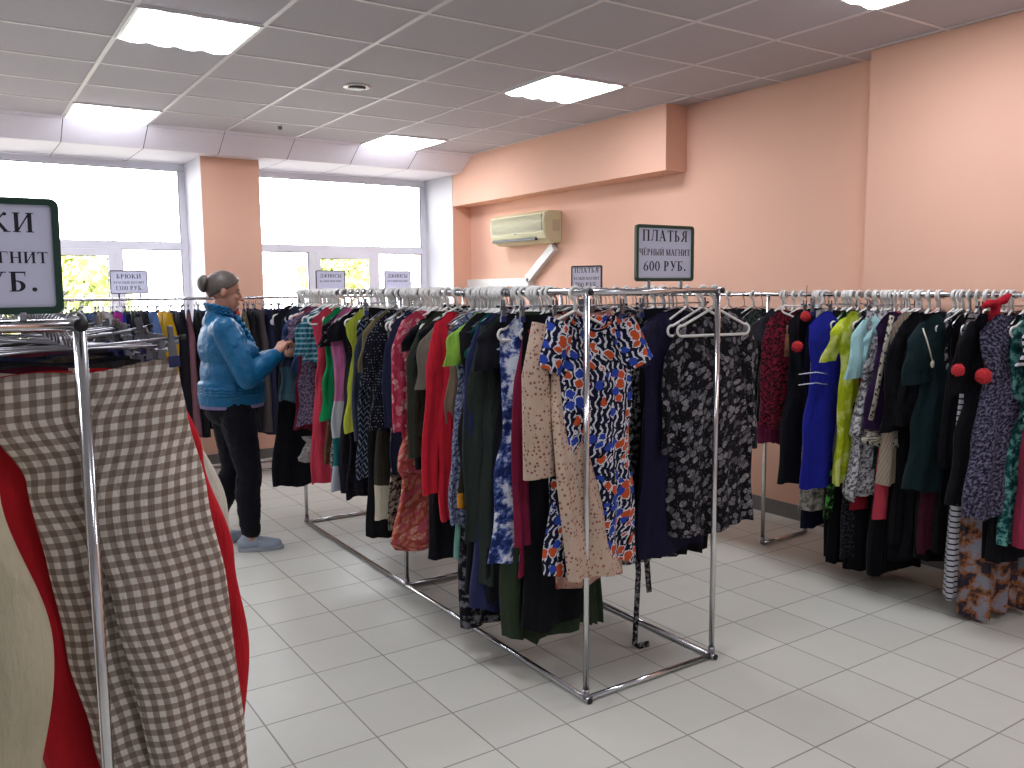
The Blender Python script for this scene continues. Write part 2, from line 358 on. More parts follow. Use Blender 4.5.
tree(5.72, 14.2, 2.32, .66, 'yellow-green leafy tree outside the right window', 5, 1.55)

# ceiling fittings
DIFF = emat('light_diffuser', 'f1f4ff', 10.0)
LFR = simple('light_frame', 'd8d6d8', .4)
lab = ['square ceiling light panel, the big one at upper left', 'square ceiling light panel above the left window', 'square ceiling light panel above the right window', 'square ceiling light panel near the boxed peach soffit', 'square ceiling light panel cut by the top edge of the photo at right']
for i, (x, y) in enumerate(lights_xy):
    if i >= 5: l = 'square ceiling light panel over the shop floor behind the camera'; gname = 'ceiling light panels out of the frame'
    else: l = lab[i]; gname = 'square ceiling light panels'
    r = thing('ceiling_light', l, 'ceiling light', (x+.3, y+.3, CH), 0, gname); a = .2985
    MB().box(-a, a, -a, -a+.018, -.012, -.0015).box(-a, a, a-.018, a, -.012, -.0015).box(-a, -a+.018, -a+.018, a-.018, -.012, -.0015).box(a-.018, a, -a+.018, a-.018, -.012, -.0015).build('frame', LFR, r, False)
    d = MB(); rows = []
    for k in range(49):     # four lamp troughs make a rippled diffuser
        u = -a+.018+(2*a-.036)*k/48; rows.append([(u, -a+.018, -.010-.012*abs(sin(4*pi*k/48))), (u, a-.018, -.010-.012*abs(sin(4*pi*k/48)))])
    d.grid(rows, False).build('diffuser', DIFF, r)
DKM = simple('dark_grille_metal', '4a4648', .4, .6)
r = thing('ceiling_vent', 'round white ceiling vent with a dark centre between the light panels', 'vent', (2.33, 5.33, CH))
MB().lathe([(.088, -.001), (.092, -.005), (.070, -.009), (.060, -.006)], 28).build('rim', WHITEP, r)
MB().lathe([(.059, -.004), (.057, -.014), (.03, -.019), (.012, -.020)], 24).build('grille', DKM, r)
r = thing('ceiling_sensor', 'small dark motion sensor on the ceiling before the windows', 'sensor', (2.327, 6.868, CH))
MB().lathe([(.03, -.001), (.03, -.008), (.02, -.012)], 18).build('base', WHITEP, r)
MB().lathe([(.017, -.011), (.018, -.03), (.012, -.038)], 16).build('lens', simple('sensor_lens', '6c6a70', .3), r)

# air conditioner and its duct
ACB = simple('aged_plastic', 'cfc79f', .45, 0, .04); ACG = simple('ac_grille', 'b4ae88', .5, 0, .04)
ac = thing('air_conditioner', 'yellowed wall air conditioner under the boxed soffit', 'air conditioner', (XR, 6.62, 1.96))
def acprof(o): return [(-.0, .0+o), (-.10, .0+o), (-.165, .035+o*.4), (-.19-o*.2, .09), (-.2, .2-o*.4), (-.185, .26-o), (-.14, .285-o), (0, .285-o)]
pr = acprof(0); rows = [[(x*s_, y, .142+(z-.142)*s_) for x, z in pr] for y, s_ in ((-.45, .93), (-.44, 1), (.44, 1), (.45, .93))]
MB().grid(rows, True, None, True, True).build('body', ACB, ac, False, .006)
gq = MB()
for k in range(14):
    z = .108+.0105*k; gq.box(-.205, -.19, -.42, .42, z, z+.0055)
gq.build('intake_grille', ACG, ac, False)
MB().box(-.188, -.13, -.30, .42, .026, .05).build('air_outlet', BLACKP, ac, False)
MB().box(-.202, -.196, -.012, .012, .085, .092).build('badge', DKM, ac, False)
MB().box(-.10, -.02, -.4515, -.449, .10, .20).box(-.06, -.05, -.454, -.449, .15, .16).build('side_panel', simple('side_plate', 'bdb294', .5), ac, False)
du = MB(); d0, d1 = Vector((0, 6.24, 1.925)), Vector((0, 6.66, 1.635)); dd = (d1-d0).normalized(); nn = Vector((0, -dd.z, dd.y))*.04
pts = [d0-nn, d0+nn, d1+nn, d1-nn]; b0 = len(du.v); du.v += [(XR-.055, p.y, p.z) for p in pts]+[(XR-.001, p.y, p.z) for p in pts]
for q in ((0, 1, 2, 3), (7, 6, 5, 4), (0, 4, 5, 1), (1, 5, 6, 2), (2, 6, 7, 3), (3, 7, 4, 0)): du.f.append(q)
o = du.box(XR-.055, XR-.001, 6.62, YW, 1.57, 1.65).build('cable_duct', WHITEP, None, False, .003)
tag(o, 'white plastic pipe duct running down from the air conditioner', 'cable duct')

# ------------------------------------------------------------------ racks
RT = .0115
def fitting(b, x, y, z): b.ball((x, y, z), .0165, 12, 8)
def rack(name, label, loc, w, ylen, h, mids, base=True, dup_top=False):
    r = thing(name, label, 'clothes rack', loc)
    for i, y in enumerate([0.]+mids+[ylen]):
        for x in (0., w): 
            p = MB().tube([(x, y, RT), (x, y, h)], RT, 14).build('post', CHROME, r)
            MB().tube([(x, y, .012), (x, y, .05)], RT+.0025, 14).build('socket', STEEL, p)
    for x in (0., w):
        MB().tube([(x, -.022, h), (x, ylen+.022, h)], RT, 14).build('hanging_bar', CHROME, r)
        for y in (-.0235, ylen+.0235): MB().tube([(x, y-.002, h), (x, y+.002, h)], RT+.001, 14).build('end_cap', BLACKP, r)
        if base:
            MB().tube([(x, -.022, RT+.001), (x, ylen+.022, RT+.001)], RT, 14).build('base_bar', CHROME, r)
            MB().tube([(x, -.026, RT+.001), (x, -.0225, RT+.001)], RT+.0008, 14).build('end_cap', BLACKP, r)
    for y in [0.]+mids+[ylen]:
        MB().tube([(0, y, RT+.001), (w, y, RT+.001)], RT*.95, 14).build('base_cross_bar', CHROME, r)
    for y in (0., ylen): MB().tube([(0, y, h), (w, y, h)], RT, 14).build('top_cross_bar', CHROME, r)
    return r
MX, MXR, MY, MH = 1.903, 2.573, 2.388, 1.536
rack('clothes_rack', 'chrome tube clothes rack in the middle of the tiled floor', (MX, MY, 0), .67, 2.985, MH, [1.5])
LXB, LYB, LH = .200, 1.75, 1.49
rack('clothes_rack', 'chrome tube rack at lower left holding the checked trousers', (LXB-.62, LYB, 0), .62, 2.9, LH, [1.45])
RX, RH = 4.0, 1.505
rack('clothes_rack', 'long chrome clothes rack along the right peach wall', (RX, 1.30, 0), .40, 4.04, RH, [2.02], base=False)
WY, WH = 7.2, 1.492
rack('clothes_rack', 'long chrome rack of jeans and trousers under the windows', (-.4, WY, 0), .001+4.6, .36, WH, [], base=False)
# hanging bar of the window rack runs along X: rebuild as two long bars
wr = bpy.data.objects['clothes_rack.003']
for ch in list(wr.children):
    n = ch.name.split('.')[0]
    if n in ('hanging_bar', 'base_bar', 'top_cross_bar'):
        ch.name = {'hanging_bar': 'end_bar', 'top_cross_bar': 'hanging_bar', 'base_bar': 'base_bar'}[n]

# ------------------------------------------------------------------ hangers
def white_hanger(W=.182):
    b = MB(); hook = [(.0215*cos(a), 0, .0215*sin(a)-.0035) for a in [radians(-35+k*(225+35)/16) for k in range(17)]]
    hook += [(-.004, 0, -.028), (0, 0, -.04), (0, 0, -.072)]
    b.tube(hook, .0066, 8, ref=(0, 1, 0), flat=1.0)
    out = [(0, 0, -.066)]; R = .021; zc = -.138-R
    for k in range(9):
        a = radians(105-k*195/8); out.append((W-R+R*cos(a), 0, zc+R*sin(a)))
    out += [(0, 0, zc-R)]
    full = out+[(-x, y, z) for x, y, z in reversed(out[1:-1])]
    b.tube(full, .0056, 8, ref=(0, 1, 0), flat=.85, closed=True)
    return b
def wire_hanger(W=.165):
    b = MB(); hook = [(.0165*cos(a), 0, .0165*sin(a)-.002) for a in [radians(-20+k*235/14) for k in range(15)]]
    hook += [(-.003, 0, -.03), (0, 0, -.045), (0, 0, -.07)]; b.tube(hook, .0022, 6)
    b.tube([(0, 0, -.07), (.1, 0, -.095), (W, 0, -.135), (W-.01, 0, -.15), (0, 0, -.15), (-W+.01, 0, -.15), (-W, 0, -.135), (-.1, 0, -.095)], .0024, 6, closed=True)
    return b
HME = {'slim': white_hanger(.105).mesh('coat_hanger', WHITEP), 'white': white_hanger().mesh('coat_hanger', WHITEP), 'pink': white_hanger().mesh('coat_hanger', PINKP), 'wire': wire_hanger().mesh('wire_hanger', STEEL)}
HNAME = {'slim': 'white plastic hanger', 'white': 'white plastic hanger', 'pink': 'pink plastic hanger', 'wire': 'thin metal hanger'}
def hang(kind, loc, rz, holding, group):
    o = link('coat_hanger' if kind != 'wire' else 'wire_hanger', HME[kind]); o.location = loc; o.rotation_euler = (0, 0, rz)
    return tag(o, HNAME[kind]+' '+holding, 'hanger', group)
# clip hanger with parts
def clip_hanger_parts(W=.165):
    b = MB(); hook = [(.0165*cos(a), 0, .0165*sin(a)-.002) for a in [radians(-20+k*235/14) for k in range(15)]]
    hook += [(-.003, 0, -.03), (0, 0, -.05)]; b.tube(hook, .0024, 8); b.tube([(-W-.018, 0, -.052), (W+.018, 0, -.052)], .0027, 8)
    me = b.mesh('wire', STEEL)
    c = MB().box(-.0075, .0075, -.005, -.0025, -.052, .004).box(-.0075, .0075, .0025, .005, -.052, .004).tube([(-.013, 0, -.008), (.013, 0, -.008)], .006, 8)
    c.box(-.0045, .0045, -.010, -.008, -.004, .024).box(-.0045, .0045, .008, .010, -.004, .024)
    cm = c.mesh('clip', simple('clip_metal', '77777c', .35, 1., .1), False); t = MB().box(-.0105, .0105, -.0075, .0075, -.058, -.036).mesh('rubber_tip', NAVYP, False)
    e = MB().tube([(0, 0, 0), (.012, 0, 0)], .0045, 8).mesh('end_knob', BLACKP)
    return me, cm, t, e, W
CHP = clip_hanger_parts()
def clip_hang(loc, rz, label, group, W=None):
    me, cm, t, e, w0 = CHP
    r = thing('clip_hanger', label, 'hanger', loc, rz, group); link('wire', me, r)
    for s in (-1, 1):
        c = link('clip', cm, r); c.location = (s*w0, 0, -.052); link('rubber_tip', t, c)
        k = link('end_knob', e, r); k.location = (s*(w0+.016), 0, -.052); k.rotation_euler = (0, 0, 0 if s > 0 else pi)
    return r

# ------------------------------------------------------------------ garments
def keyed(ks, t):
    for (a, va), (b, vb) in zip(ks, ks[1:]):
        if t <= b:
            q = (t-a)/(b-a) if b > a else 0; q = q*q*(3-2*q); return va+(vb-va)*q
    return ks[-1][1]
def body_mesh(L, sw=.172, wa=None, hw=.2, th=.028, seed=0, clip=False, folds=5, amp=.012, neck=.075, ztop=-.078, drop=.082, N=44, M=34, hemw=.012, tiers=None, lean=0., vneck=.06):
    q = random.Random(seed); ph = [q.uniform(0, 6.28) for _ in range(6)]; wa = wa or sw*.95
    ks = [(0, sw), (.08, sw*.98), (.22, sw*.9), (.42, wa), (.62, (wa+hw)/2*1.02), (1, hw)] if not clip else [(0, sw), (.15, sw*1.05), (1, hw)]
    rows, uvs = [], []
    for j in range(M+1):
        t = j/M; w = keyed(ks, t); T = th*(.22+.78*min(1, t*2.2)); A = amp*(t**.8); ring = []
        if tiers:
            fr = (t*tiers) % 1; w *= .95+.09*fr; T *= .8+.4*fr
        for i in range(N):
            a = 2*pi*i/N; s = cos(a); r_ = sin(a); s = (abs(s)**.8)*(1 if s >= 0 else -1)
            ab = abs(s)
            if clip: zt = ztop-.006*sin(ab*3+ph[0])
            else:
                ns = neck/sw
                zt = ztop-(vneck if r_ < 0 else .012)*max(0, 1-(ab/ns)**2) if ab < ns else ztop-drop*((ab-ns)/(1-ns))**1.25
            zh = -L-hemw*sin(3*s+ph[1])-hemw*.6*sin(9*s+ph[2])
            z = zt+(zh-zt)*t
            f = A*(sin(folds*1.5*s+ph[3]+t*1.3)+.55*sin(folds*3.1*s+ph[4]-t*2.))+.005*sin(13*t+5*s+ph[5])*(1-t)-.007*min(1, t*2.5)*abs(sin(folds*2.2*s+ph[1]+2.2*t+.7*sin(6*t+ph[0])))+.004*sin(23*t-7*s+ph[2])*max(0, 1-2*t)
            rf = 1+.28*t*sin(folds*2.3*a+ph[2])*(.5 if th < .03 else 1)
            x = s*w*(1+.02*sin(7*t+ph[0]))+lean*t*L*.2+.006*sin(5*t*3+ph[4])
            ring.append(Vector((x, r_*T*rf+f, z)))
        rows.append(ring); acc = 0.; u = [(0., ring[0].z)]
        for i in range(N): acc += ((ring[(i+1) % N]-ring[i]).xy).length; u.append((acc, ring[(i+1) % N].z))
        uvs.append(u)
    return MB().grid(rows, True, uvs)
def sleeve_mesh(side, sw, length, r0=.05, r1=.036, seed=0, splay=.03, swing=0., flat=.30, z0=-.132):
    q = random.Random(seed*7+side); n = 22; N = 28; ph = [q.uniform(0, 6.28) for _ in range(4)]; rows, uvs = [], []
    for k in range(n+1):
        t = k/n; R = (r0+(r1-r0)*t)*(.5+.5*min(1, t*4)); cx = side*(sw-.045+.035*min(1, t*4)+splay*t+.006*sin(8*t+ph[0])); cy = swing*t*t+.006*sin(7*t+ph[1]); ring = []
        for i in range(N):
            a = 2*pi*i/N; w = 1+.16*min(1, t*3)*sin(3*a+ph[0]+4*t)+.09*sin(5*a+ph[2]-7*t)
            ring.append(Vector((cx+R*cos(a)*(1+.05*sin(11*t+ph[3])), cy+R*flat*sin(a)*w+.006*t*sin(6*cos(a)+ph[1]), z0+.018-length*t-side*.10*R*cos(a)*t-.35*(1-t)*max(0, side*cos(a))*R)))
        rows.append(ring); acc = 0.; u = [(0., ring[0].z)]
        for i in range(N): acc += (ring[(i+1) % N]-ring[i]).xy.length; u.append((acc, ring[(i+1) % N].z))
        uvs.append(u)
    return MB().grid(rows, True, uvs)
def trouser_mesh(L, legs, top=.165, th=.02, seed=0, rows_n=60, N=30, ztop=-.098, wr=.006):
    """legs: for each leg a list of (t, centre u, half width, v offset)"""
    q = random.Random(seed); b = MB()
    for li, leg in enumerate(legs):
        ph = [q.uniform(0, 6.28) for _ in range(5)]; rows, uvs = [], []
        for j in range(rows_n+1):
            t = j/rows_n; c = keyed([(a, x) for a, x, w, v in leg], t); w = keyed([(a, w) for a, x, w, v in leg], t); v = keyed([(a, v) for a, x, w, v in leg], t)
            T = th*(.45+.75*min(1, t*4)); ring = []
            for i in range(N):
                a = 2*pi*i/N; s = cos(a); r_ = sin(a); s = (abs(s)**.75)*(1 if s >= 0 else -1)
                f = wr*(sin(5*s+ph[0]+5*t)+.7*sin(2.2*s-17*t+ph[1])*(1-t*.4)+.5*sin(-4*s+29*t+ph[2])*max(0, 1-t*1.5))*min(1, t*5)
                ring.append(Vector((c+s*w+.0012*sin(21*t+ph[3]), v+r_*T+f, ztop-(L+ztop)*t-.006*sin(s*2+ph[4])*(1-t))))
            rows.append(ring); acc = 0.; u = [(li*.53, ring[0].z)]
            base = ring[0]; al = leg[0][1]
            for i in range(N):
                acc += sqrt((ring[(i+1) % N].x-ring[i].x)**2+(ring[(i+1) % N].y-ring[i].y)**2); u.append((li*.53+acc, ring[(i+1) % N].z))
            uvs.append(u)
        b.grid(rows, True, uvs)
    return b
SEEN = set()
def uniq(l, group=None):
    n = len(l.split())
    if not 4 <= n <= 16: print('LABEL LEN', n, l)
    if l in SEEN: print('LABEL DUP', l)
    SEEN.add(l); return l
def gar(name, cat, nick, where, loc, rz, mat, L, sl=None, hk='white', group='', seed=0, smat=None, slen=None, extra=None, sr=None, splay=.03, swing=0., hpre='holding the ', **kw):
    """one hung garment and, as a thing of its own, the hanger it hangs from"""
    lab_ = uniq(nick+' '+where); sw = kw.get('sw', .172)
    b = body_mesh(L, seed=seed, **kw)
    if sl or extra:
        r = thing(name, lab_, cat, loc, rz, group); b.build('body', mat, r)
        if sl:
            ln = slen or (.16 if sl == 'short' else .5); r0, r1 = sr or ((.056, .058) if sl == 'short' else (.052, .036))
            for s in (-1, 1): sleeve_mesh(s, sw, ln+.02*sin(seed+s), r0, r1, seed, splay, swing*s).build('sleeve', smat or mat, r)
        if extra: extra(r)
    else:
        r = b.build(name, mat); r.location = loc; r.rotation_euler = (0, 0, rz); tag(r, lab_, cat, group)
    if hk in ('white', 'pink', 'wire', 'slim'): hang(hk, loc, rz, hpre+nick, 'hangers '+where)
    elif hk == 'clip': clip_hang(loc, rz, uniq('metal clip hanger '+hpre+nick), 'hangers '+where)
    return r
# ------------------------------------------------------------------ clothes on the near bar of the middle rack (window end first)
MID = 'on the middle rack'
ROWS = [
 # x, hem y, name, nick, cloth, sleeves, options
 (268, 487, 'black_dress', 'long plain black dress hanging last at the window end', ('plain', '17171d'), None, dict(hw=.23, th=.05)),
 (281, 403, 'patterned_tunic', 'grey-blue patchwork tunic with pale hem beside the blue jacket', ('bands', (('2b3140', 0), ('3a5563', .45), ('46616e', .62), ('c7c9cf', .84)),), None, dict(hw=.21, th=.04, dx=-.05)),
 (287, 372, 'denim_shirt', 'denim-blue top with rounded cap shoulders', ('plain', '39466e'), 'short', dict(th=.03)),
 (291, 430, 'red_blouse', 'dark red top on the pink hanger', ('plain', '7d1f33'), None, dict(hk='pink', dx=-.01, sw=.17)),
 (299, 443, 'printed_blouse', 'mauve printed blouse with grey lace hem', ('mottle', 60, '3d3346', '5d4d63', '7d6d80'), 'short', dict(th=.035, dx=-.04, hem2='lace')),
 (305, 363, 'plaid_shirt', 'teal and white plaid shirt with short sleeves', ('plaid', '2f7285', '14343f', 'a5cad2', .03), 'short', dict(dx=-.03, slen=.26)),
 (311, 485, 'coral_dress', 'long coral red dress at the window end', ('plain', 'c23c50'), None, dict(hw=.22, th=.035, dx=-.03)),
 (318, 465, 'brown_dress', 'brown flowered dress next to the emerald one', ('floral', '5a4430', '7a5a3c', '8c3f3a', '6d6a45', 24, .4), None, dict(dx=.02)),
 (319, 420, 'green_dress', 'emerald green dress at the window end', ('plain', '0f8049'), None, dict(th=.03, dx=-.02, hw=.2)),
 (327, 467, 'leopard_dress', 'grey and cream animal print dress', ('mottle', 95, '39363a', '8d887f', 'c5c0b4'), 'short', dict(hw=.22, th=.035)),
 (334, 480, 'black_dress', 'black dress with scattered white flowers', ('floral', '17161c', '9c97a0', '6f6a74', 'b9b3b6', 26, .22), 'short', dict()),
 (339, 492, 'striped_dress', 'narrow dress in pink, white and teal colour blocks', ('bands', (('c2699a', 0), ('c2699a', .40), ('bdbcc4', .58), ('1f6a70', .78), ('a7acb4', .93)),), None, dict(hw=.2, th=.02, dx=-.045)),
 (346, 490, 'black_dress', 'plain black knee dress with wide shoulders', ('plain', '15151d'), 'short', dict(th=.045, hw=.21)),
 (352, 498, 'black_dress', 'black dress with tiny pink specks', ('dots', '14131b', '8a4a66', 60, .14), None, dict(th=.04)),
 (357, 434, 'lime_cardigan', 'lime-edged cardigan with a pale green hem', ('bands', (('a9b43a', 0), ('b7bd44', .5), ('b9c9b0', .78)),), None, dict(th=.03, dx=-.03)),
 (364, 430, 'slate_jacket', 'slate grey top with long hanging sleeves', ('plain', '3a3f50'), 'long', dict(th=.03, slen=.62)),
 (365, 476, 'zigzag_skirt', 'navy zigzag dress with a white hem', ('zigzag', '1c2333', '7f8a99'), None, dict(th=.03, dx=-.03)),
 (371, 540, 'black_trousers', 'wide black trousers with the lowest hem at the window half', ('plain', '0f0f13'), None, dict(clip=True, sw=.15, hw=.19, th=.05)),
 (377, 365, 'khaki_blouse', 'khaki blouse with short folded sleeves', ('plain', '736a4c'), 'short', dict(dx=-.01, slen=.28)),
 (379, 522, 'brown_skirt', 'dark brown dress with a cream hem', ('bands', (('2e2a20', 0), ('332d22', .91), ('bdb59f', .95)),), None, dict(th=.035, hw=.2)),
 (386, 432, 'polka_dress', 'navy dress with tiny pale polka dots', ('dots', '14151f', '8e92a3', 75, .2), 'short', dict(dx=-.03, th=.045, hw=.23, slen=.34)),
 (390, 527, 'printed_skirt', 'black and beige printed dress beside the tiered floral one', ('mottle', 42, '1b191b', '6e675f', 'b0a594'), None, dict(th=.035)),
 (397, 472, 'navy_dress', 'dark navy dress left of the pink floral one', ('plain', '232a44'), 'long', dict(th=.04)),
 (410, 440, 'floral_dress', 'narrow pink and red floral dress', ('floral', 'b2354e', 'd9868f', 'c7485f', 'e0b3a8', 38, .55), 'long', dict(th=.03, dx=-.035, hw=.17, slen=.5)),
 (408, 546, 'tiered_dress', 'orange and pink floral dress with a flared hem', ('floral', 'a3493b', 'd0806a', 'c4566a', 'd9a48e', 30, .55), None, dict(th=.055, hw=.25, dx=-.02, tiers=3, amp=.02)),
 (418, 470, 'black_dress', 'black dress right of the pink floral one', ('plain', '13131a'), 'short', dict(th=.04)),
 (427, 432, 'olive_dress', 'dark olive dress with long smooth sleeves', ('plain', '30342a'), 'long', dict(th=.035, slen=.62, dx=-.02, sr=(.062, .05))),
 (436, 557, 'black_dress', 'long black dress behind the red one', ('plain', '101015'), 'short', dict(th=.05)),
 (444, 365, 'taupe_blouse', 'grey-taupe blouse with short loose sleeves', ('plain', '6a6459'), 'short', dict(dx=-.02, slen=.27, sr=(.06, .07))),
 (447, 422, 'beige_dress', 'shiny beige-brown top left of the red dress', ('gloss', '8b7562'), None, dict(th=.03, dx=.01)),
 (456, 518, 'red_dress', 'long bright red dress with draped shoulders', ('plain', 'c32233'), 'long', dict(y=3.16, th=.045, dx=-.05, hw=.16, sw=.165, slen=.74, sr=(.062, .045))),
 (466, 378, 'lime_blouse', 'lime green sleeved top beside the red dress', ('plain', '7da53c'), 'short', dict(dx=-.03, slen=.19, sr=(.05, .07), sw=.16, hw=.12)),
 (470, 592, 'black_dress', 'black skirt hanging lowest below the red dress', ('plain', '0d0d12'), None, dict(th=.05)),
 (474, 550, 'mint_dress', 'mint green dress showing below the lavender print', ('plain', '79aa9d'), None, dict(y=3.05, th=.03, dx=-.01)),
 (478, 524, 'lavender_dress', 'lavender and navy printed dress', ('mottle', 70, '343a55', '68708f', '9a9fb8'), None, dict(y=3.0, th=.045, dx=-.04, hw=.2)),
 (482, 622, 'zebra_dress', 'black dress with grey zebra stripes at its low hem', ('mottle', 22, '101014', '1e1e24', '77777c'), None, dict(y=2.97, th=.04)),
 (486, 500, 'trimmed_tunic', 'dark patterned top with an orange trim', ('bands', (('1d1b20', 0), ('2b2a20', .66), ('d08a2a', .80), ('8c2a2a', .86), ('1d1b20', .9)),), None, dict(y=2.93, th=.03, dx=-.06)),
 (494, 602, 'navy_dress', 'long navy blue dress beside the charcoal cardigan', ('plain', '2a2e52'), 'long', dict(y=2.85, th=.05, dx=-.03, slen=.52)),
 (497, 330, 'purple_camisole', 'bright lilac top left of the charcoal cardigan', ('plain', '7f4aa0'), None, dict(y=2.9, th=.02, sw=.14)),
 (501, 352, 'teal_camisole', 'dark teal green top behind the charcoal cardigan', ('plain', '114f43'), None, dict(y=2.87, th=.02, dx=-.02, sw=.17)),
 (507, 582, 'charcoal_cardigan', 'charcoal green cardigan with long hanging sleeves', ('plain', '2c332f'), 'long', dict(y=2.785, th=.05, dx=-.02, slen=.86, sr=(.075, .05))),
 (521, 600, 'black_dress', 'black dress right of the charcoal cardigan', ('plain', '14141b'), 'short', dict(y=2.735, th=.045)),
 (526, 345, 'grey_shirt', 'pale grey shirt left of the burgundy dress', ('plain', '8f93a5'), None, dict(y=2.7, th=.02, dx=.04, sw=.16)),
 (531, 556, 'blue_dress', 'blue and white splashed print dress', ('mottle', 14, '1c2a5c', '4a5fa0', 'd9dde8'), None, dict(y=2.68, th=.04, dx=-.01, hw=.22)),
 (541, 632, 'green_skirt', 'dark green pleated skirt hanging low near the corner post', ('plain', '2e3a28'), None, dict(y=2.655, clip=True, sw=.14, hw=.22, th=.05, amp=.016, folds=11, dx=.05)),
 (545, 570, 'burgundy_dress', 'burgundy dress with a long sleeve', ('plain', '7c1d3a'), 'long', dict(y=2.61, th=.03, dx=.045, sw=.175, slen=.85)),
]
def hemlen(px, hem, X, H): return H-on_x(px, hem, X)[2]
YMAX = on_x(ROWS[0][0], 400, 1.74)[1]
def far(y): return y if y < 4.5 else 4.5+(y-4.5)*(5.335-4.5)/(YMAX-4.5)
def on_hem(px, hem, y): d = ray(px, hem); return MH-(EYE+d.z*y/d.y)
for i, (px, hem, name, nick, spec, sl, o) in enumerate(ROWS):
    o = dict(o); y = o.pop('y', None) or far(on_x(px, 400, 1.74)[1]); L = on_hem(px, hem, y); dx = o.pop('dx', 0.)+(max(0., on_y(px, 400, y)[0]-1.67) if px < 330 else 0.); hk = o.pop('hk', 'clip' if o.get('clip') else ('wire' if 430 < px < 462 or 488 < px < 512 else 'white'))
    hk = 'slim' if hk == 'white' and dx > .03 else hk; slen = o.pop('slen', None); sr = o.pop('sr', None); lace = o.pop('hem2', None)
    ex = None
    if lace:
        def ex(r, L=L): 
            c = body_mesh(L+.11, sw=.17, hw=.2, th=.024, seed=3, ztop=-L+.03, drop=0, neck=.01, vneck=0, M=8).build('lace_hem', fab(('mottle', 120, '6e6a69', '8f8b88', 'a7a3a0')), r); c['label'] = 'grey lace hem'
        L -= .10
    rz = radians(rnd.uniform(-13, 9))
    r = gar(name, 'clothing', nick, MID, (MX, y, MH), rz, fab(spec), L, sl, hk, 'clothes on the near bar of the middle rack', 100+i, slen=slen, sr=sr, extra=ex, swing=rnd.uniform(-.04, .04), **o)
    if dx:      # slipped towards the aisle on its hanger
        for p in ([r] if r.type == 'MESH' else r.children): 
            if p == r: r.location.x += dx*.8
            else: p.location.x += dx
# spare metal and white hangers pushed together on the same bar
for i in range(26):
    y = rnd.uniform(3.62, 3.95) if i < 16 else rnd.uniform(3.02, 3.2); hang('wire', (MX, y, MH), radians(rnd.uniform(-25, 25)), 'empty on the crowded near bar of the middle rack', 'empty metal hangers on the middle rack')
for i, y in enumerate([2.60+.034*k for k in range(8)]+[2.93+.026*k for k in range(11)]+[3.45+.03*k for k in range(24)]+[4.72+.036*k for k in range(17)]):
    hang('slim', (MX, y+rnd.uniform(0, .022), MH), radians(rnd.uniform(-20, 20)), 'empty among the clothes on the near bar of the middle rack', 'empty white hangers on the middle rack')

# the three garments at the near corner of that bar
r = gar('tan_cardigan', 'clothing', 'tan open cardigan with small rose sprigs', MID, (MX+.045, 2.515, MH), radians(4), fab(('sprig', 'c6ac98', '8a5a52', 66)), .60, None, 'white', 'clothes at the near corner of the middle rack', 71, sw=.19, hw=.2, th=.024, extra=lambda r: None)
sp = fab(('sprig', 'c6ac98', '8a5a52', 66))
P, R = [], []
for k in range(19):
    t = k/18; P.append((-.17-.05*min(1, t*3)+.02*t, -.02-.02*t, -.115-.55*t)); R.append(.05+.028*t)
MB().tube(P, R, 20, flat=.42, caps=False, ref=(0, 1, 0)).build('sleeve', sp, r)
P, R = [], []
for k in range(19):
    t = k/18; P.append((.19+.03*min(1, t*3)+.05*t, .01+.02*t, -.125-.52*t)); R.append(.05)
MB().tube(P, R, 18, flat=.45, caps=False, ref=(0, 1, 0)).build('sleeve', sp, r)
def panel(pts, name, mat, parent, th=.012, seed=0, n=40):
    """a hanging cloth panel: rows of (centre u, half width, v, z)"""
    q = random.Random(seed); ph = [q.uniform(0, 6) for _ in range(4)]; rows, uvs = [], []; J = 30
    for j in range(J+1):
        t = j/J; c, w, v, z = [keyed([(a, p[i]) for a, *p in pts], t) for i in range(4)]; ring = []
        for i in range(n):
            a = 2*pi*i/n; s = cos(a); s = (abs(s)**.7)*(1 if s > 0 else -1)
            f = .016*t*sin(5*s+ph[0]+t)+.007*t*sin(11*s+ph[1])
            ring.append(Vector((c+s*w, v+sin(a)*th+f, z-.012*s*t)))
        rows.append(ring); acc = 0.; u = [(0, ring[0].z)]
        for i in range(n): acc += (ring[(i+1) % n]-ring[i]).xy.length; u.append((acc, ring[(i+1) % n].z))
        uvs.append(u)
    return MB().grid(rows, True, uvs).build(name, mat, parent)
panel([(0, -.09, .045, -.03, -.1), (.3, -.10, .06, -.05, -.4), (.6, -.075, .10, -.105, -.72), (1, -.02, .14, -.14, -1.05)], 'front_panel', sp, r, seed=4)
panel([(0, .10, .045, -.0, -.1), (.4, .11, .08, .0, -.45), (1, .09, .10, .02, -.98)], 'front_panel', sp, r, seed=5)
DPR = fab(('print',))
r = gar('printed_dress', 'dress', 'bold orange, white and blue print dress', 'at the near corner of the middle rack', (MX, 2.455, MH), radians(-9), DPR, 1.035, None, 'white', 'clothes at the near corner of the middle rack', 72, sw=.185, hw=.20, wa=.165, th=.035, amp=.014, folds=4, extra=lambda r: None)
for s in (-1, 1):
    P, R = [], []
    for k in range(13): t = k/12; P.append((s*(.125+.075*t), -.006*t, -.11-.165*t)); R.append(.060+.010*t)
    MB().tube(P, R, 22, flat=.42, caps=False, ref=(0, 1, 0)).build('sleeve', DPR, r)
MB().tube([(.075*cos(a), -.03*sin(a)-.004, -.09-.05*max(0, sin(a))) for a in [2*pi*k/24 for k in range(24)]], .006, 8, closed=True).build('neckband', DPR, r)
for ch in r.children: ch.location.x += .07
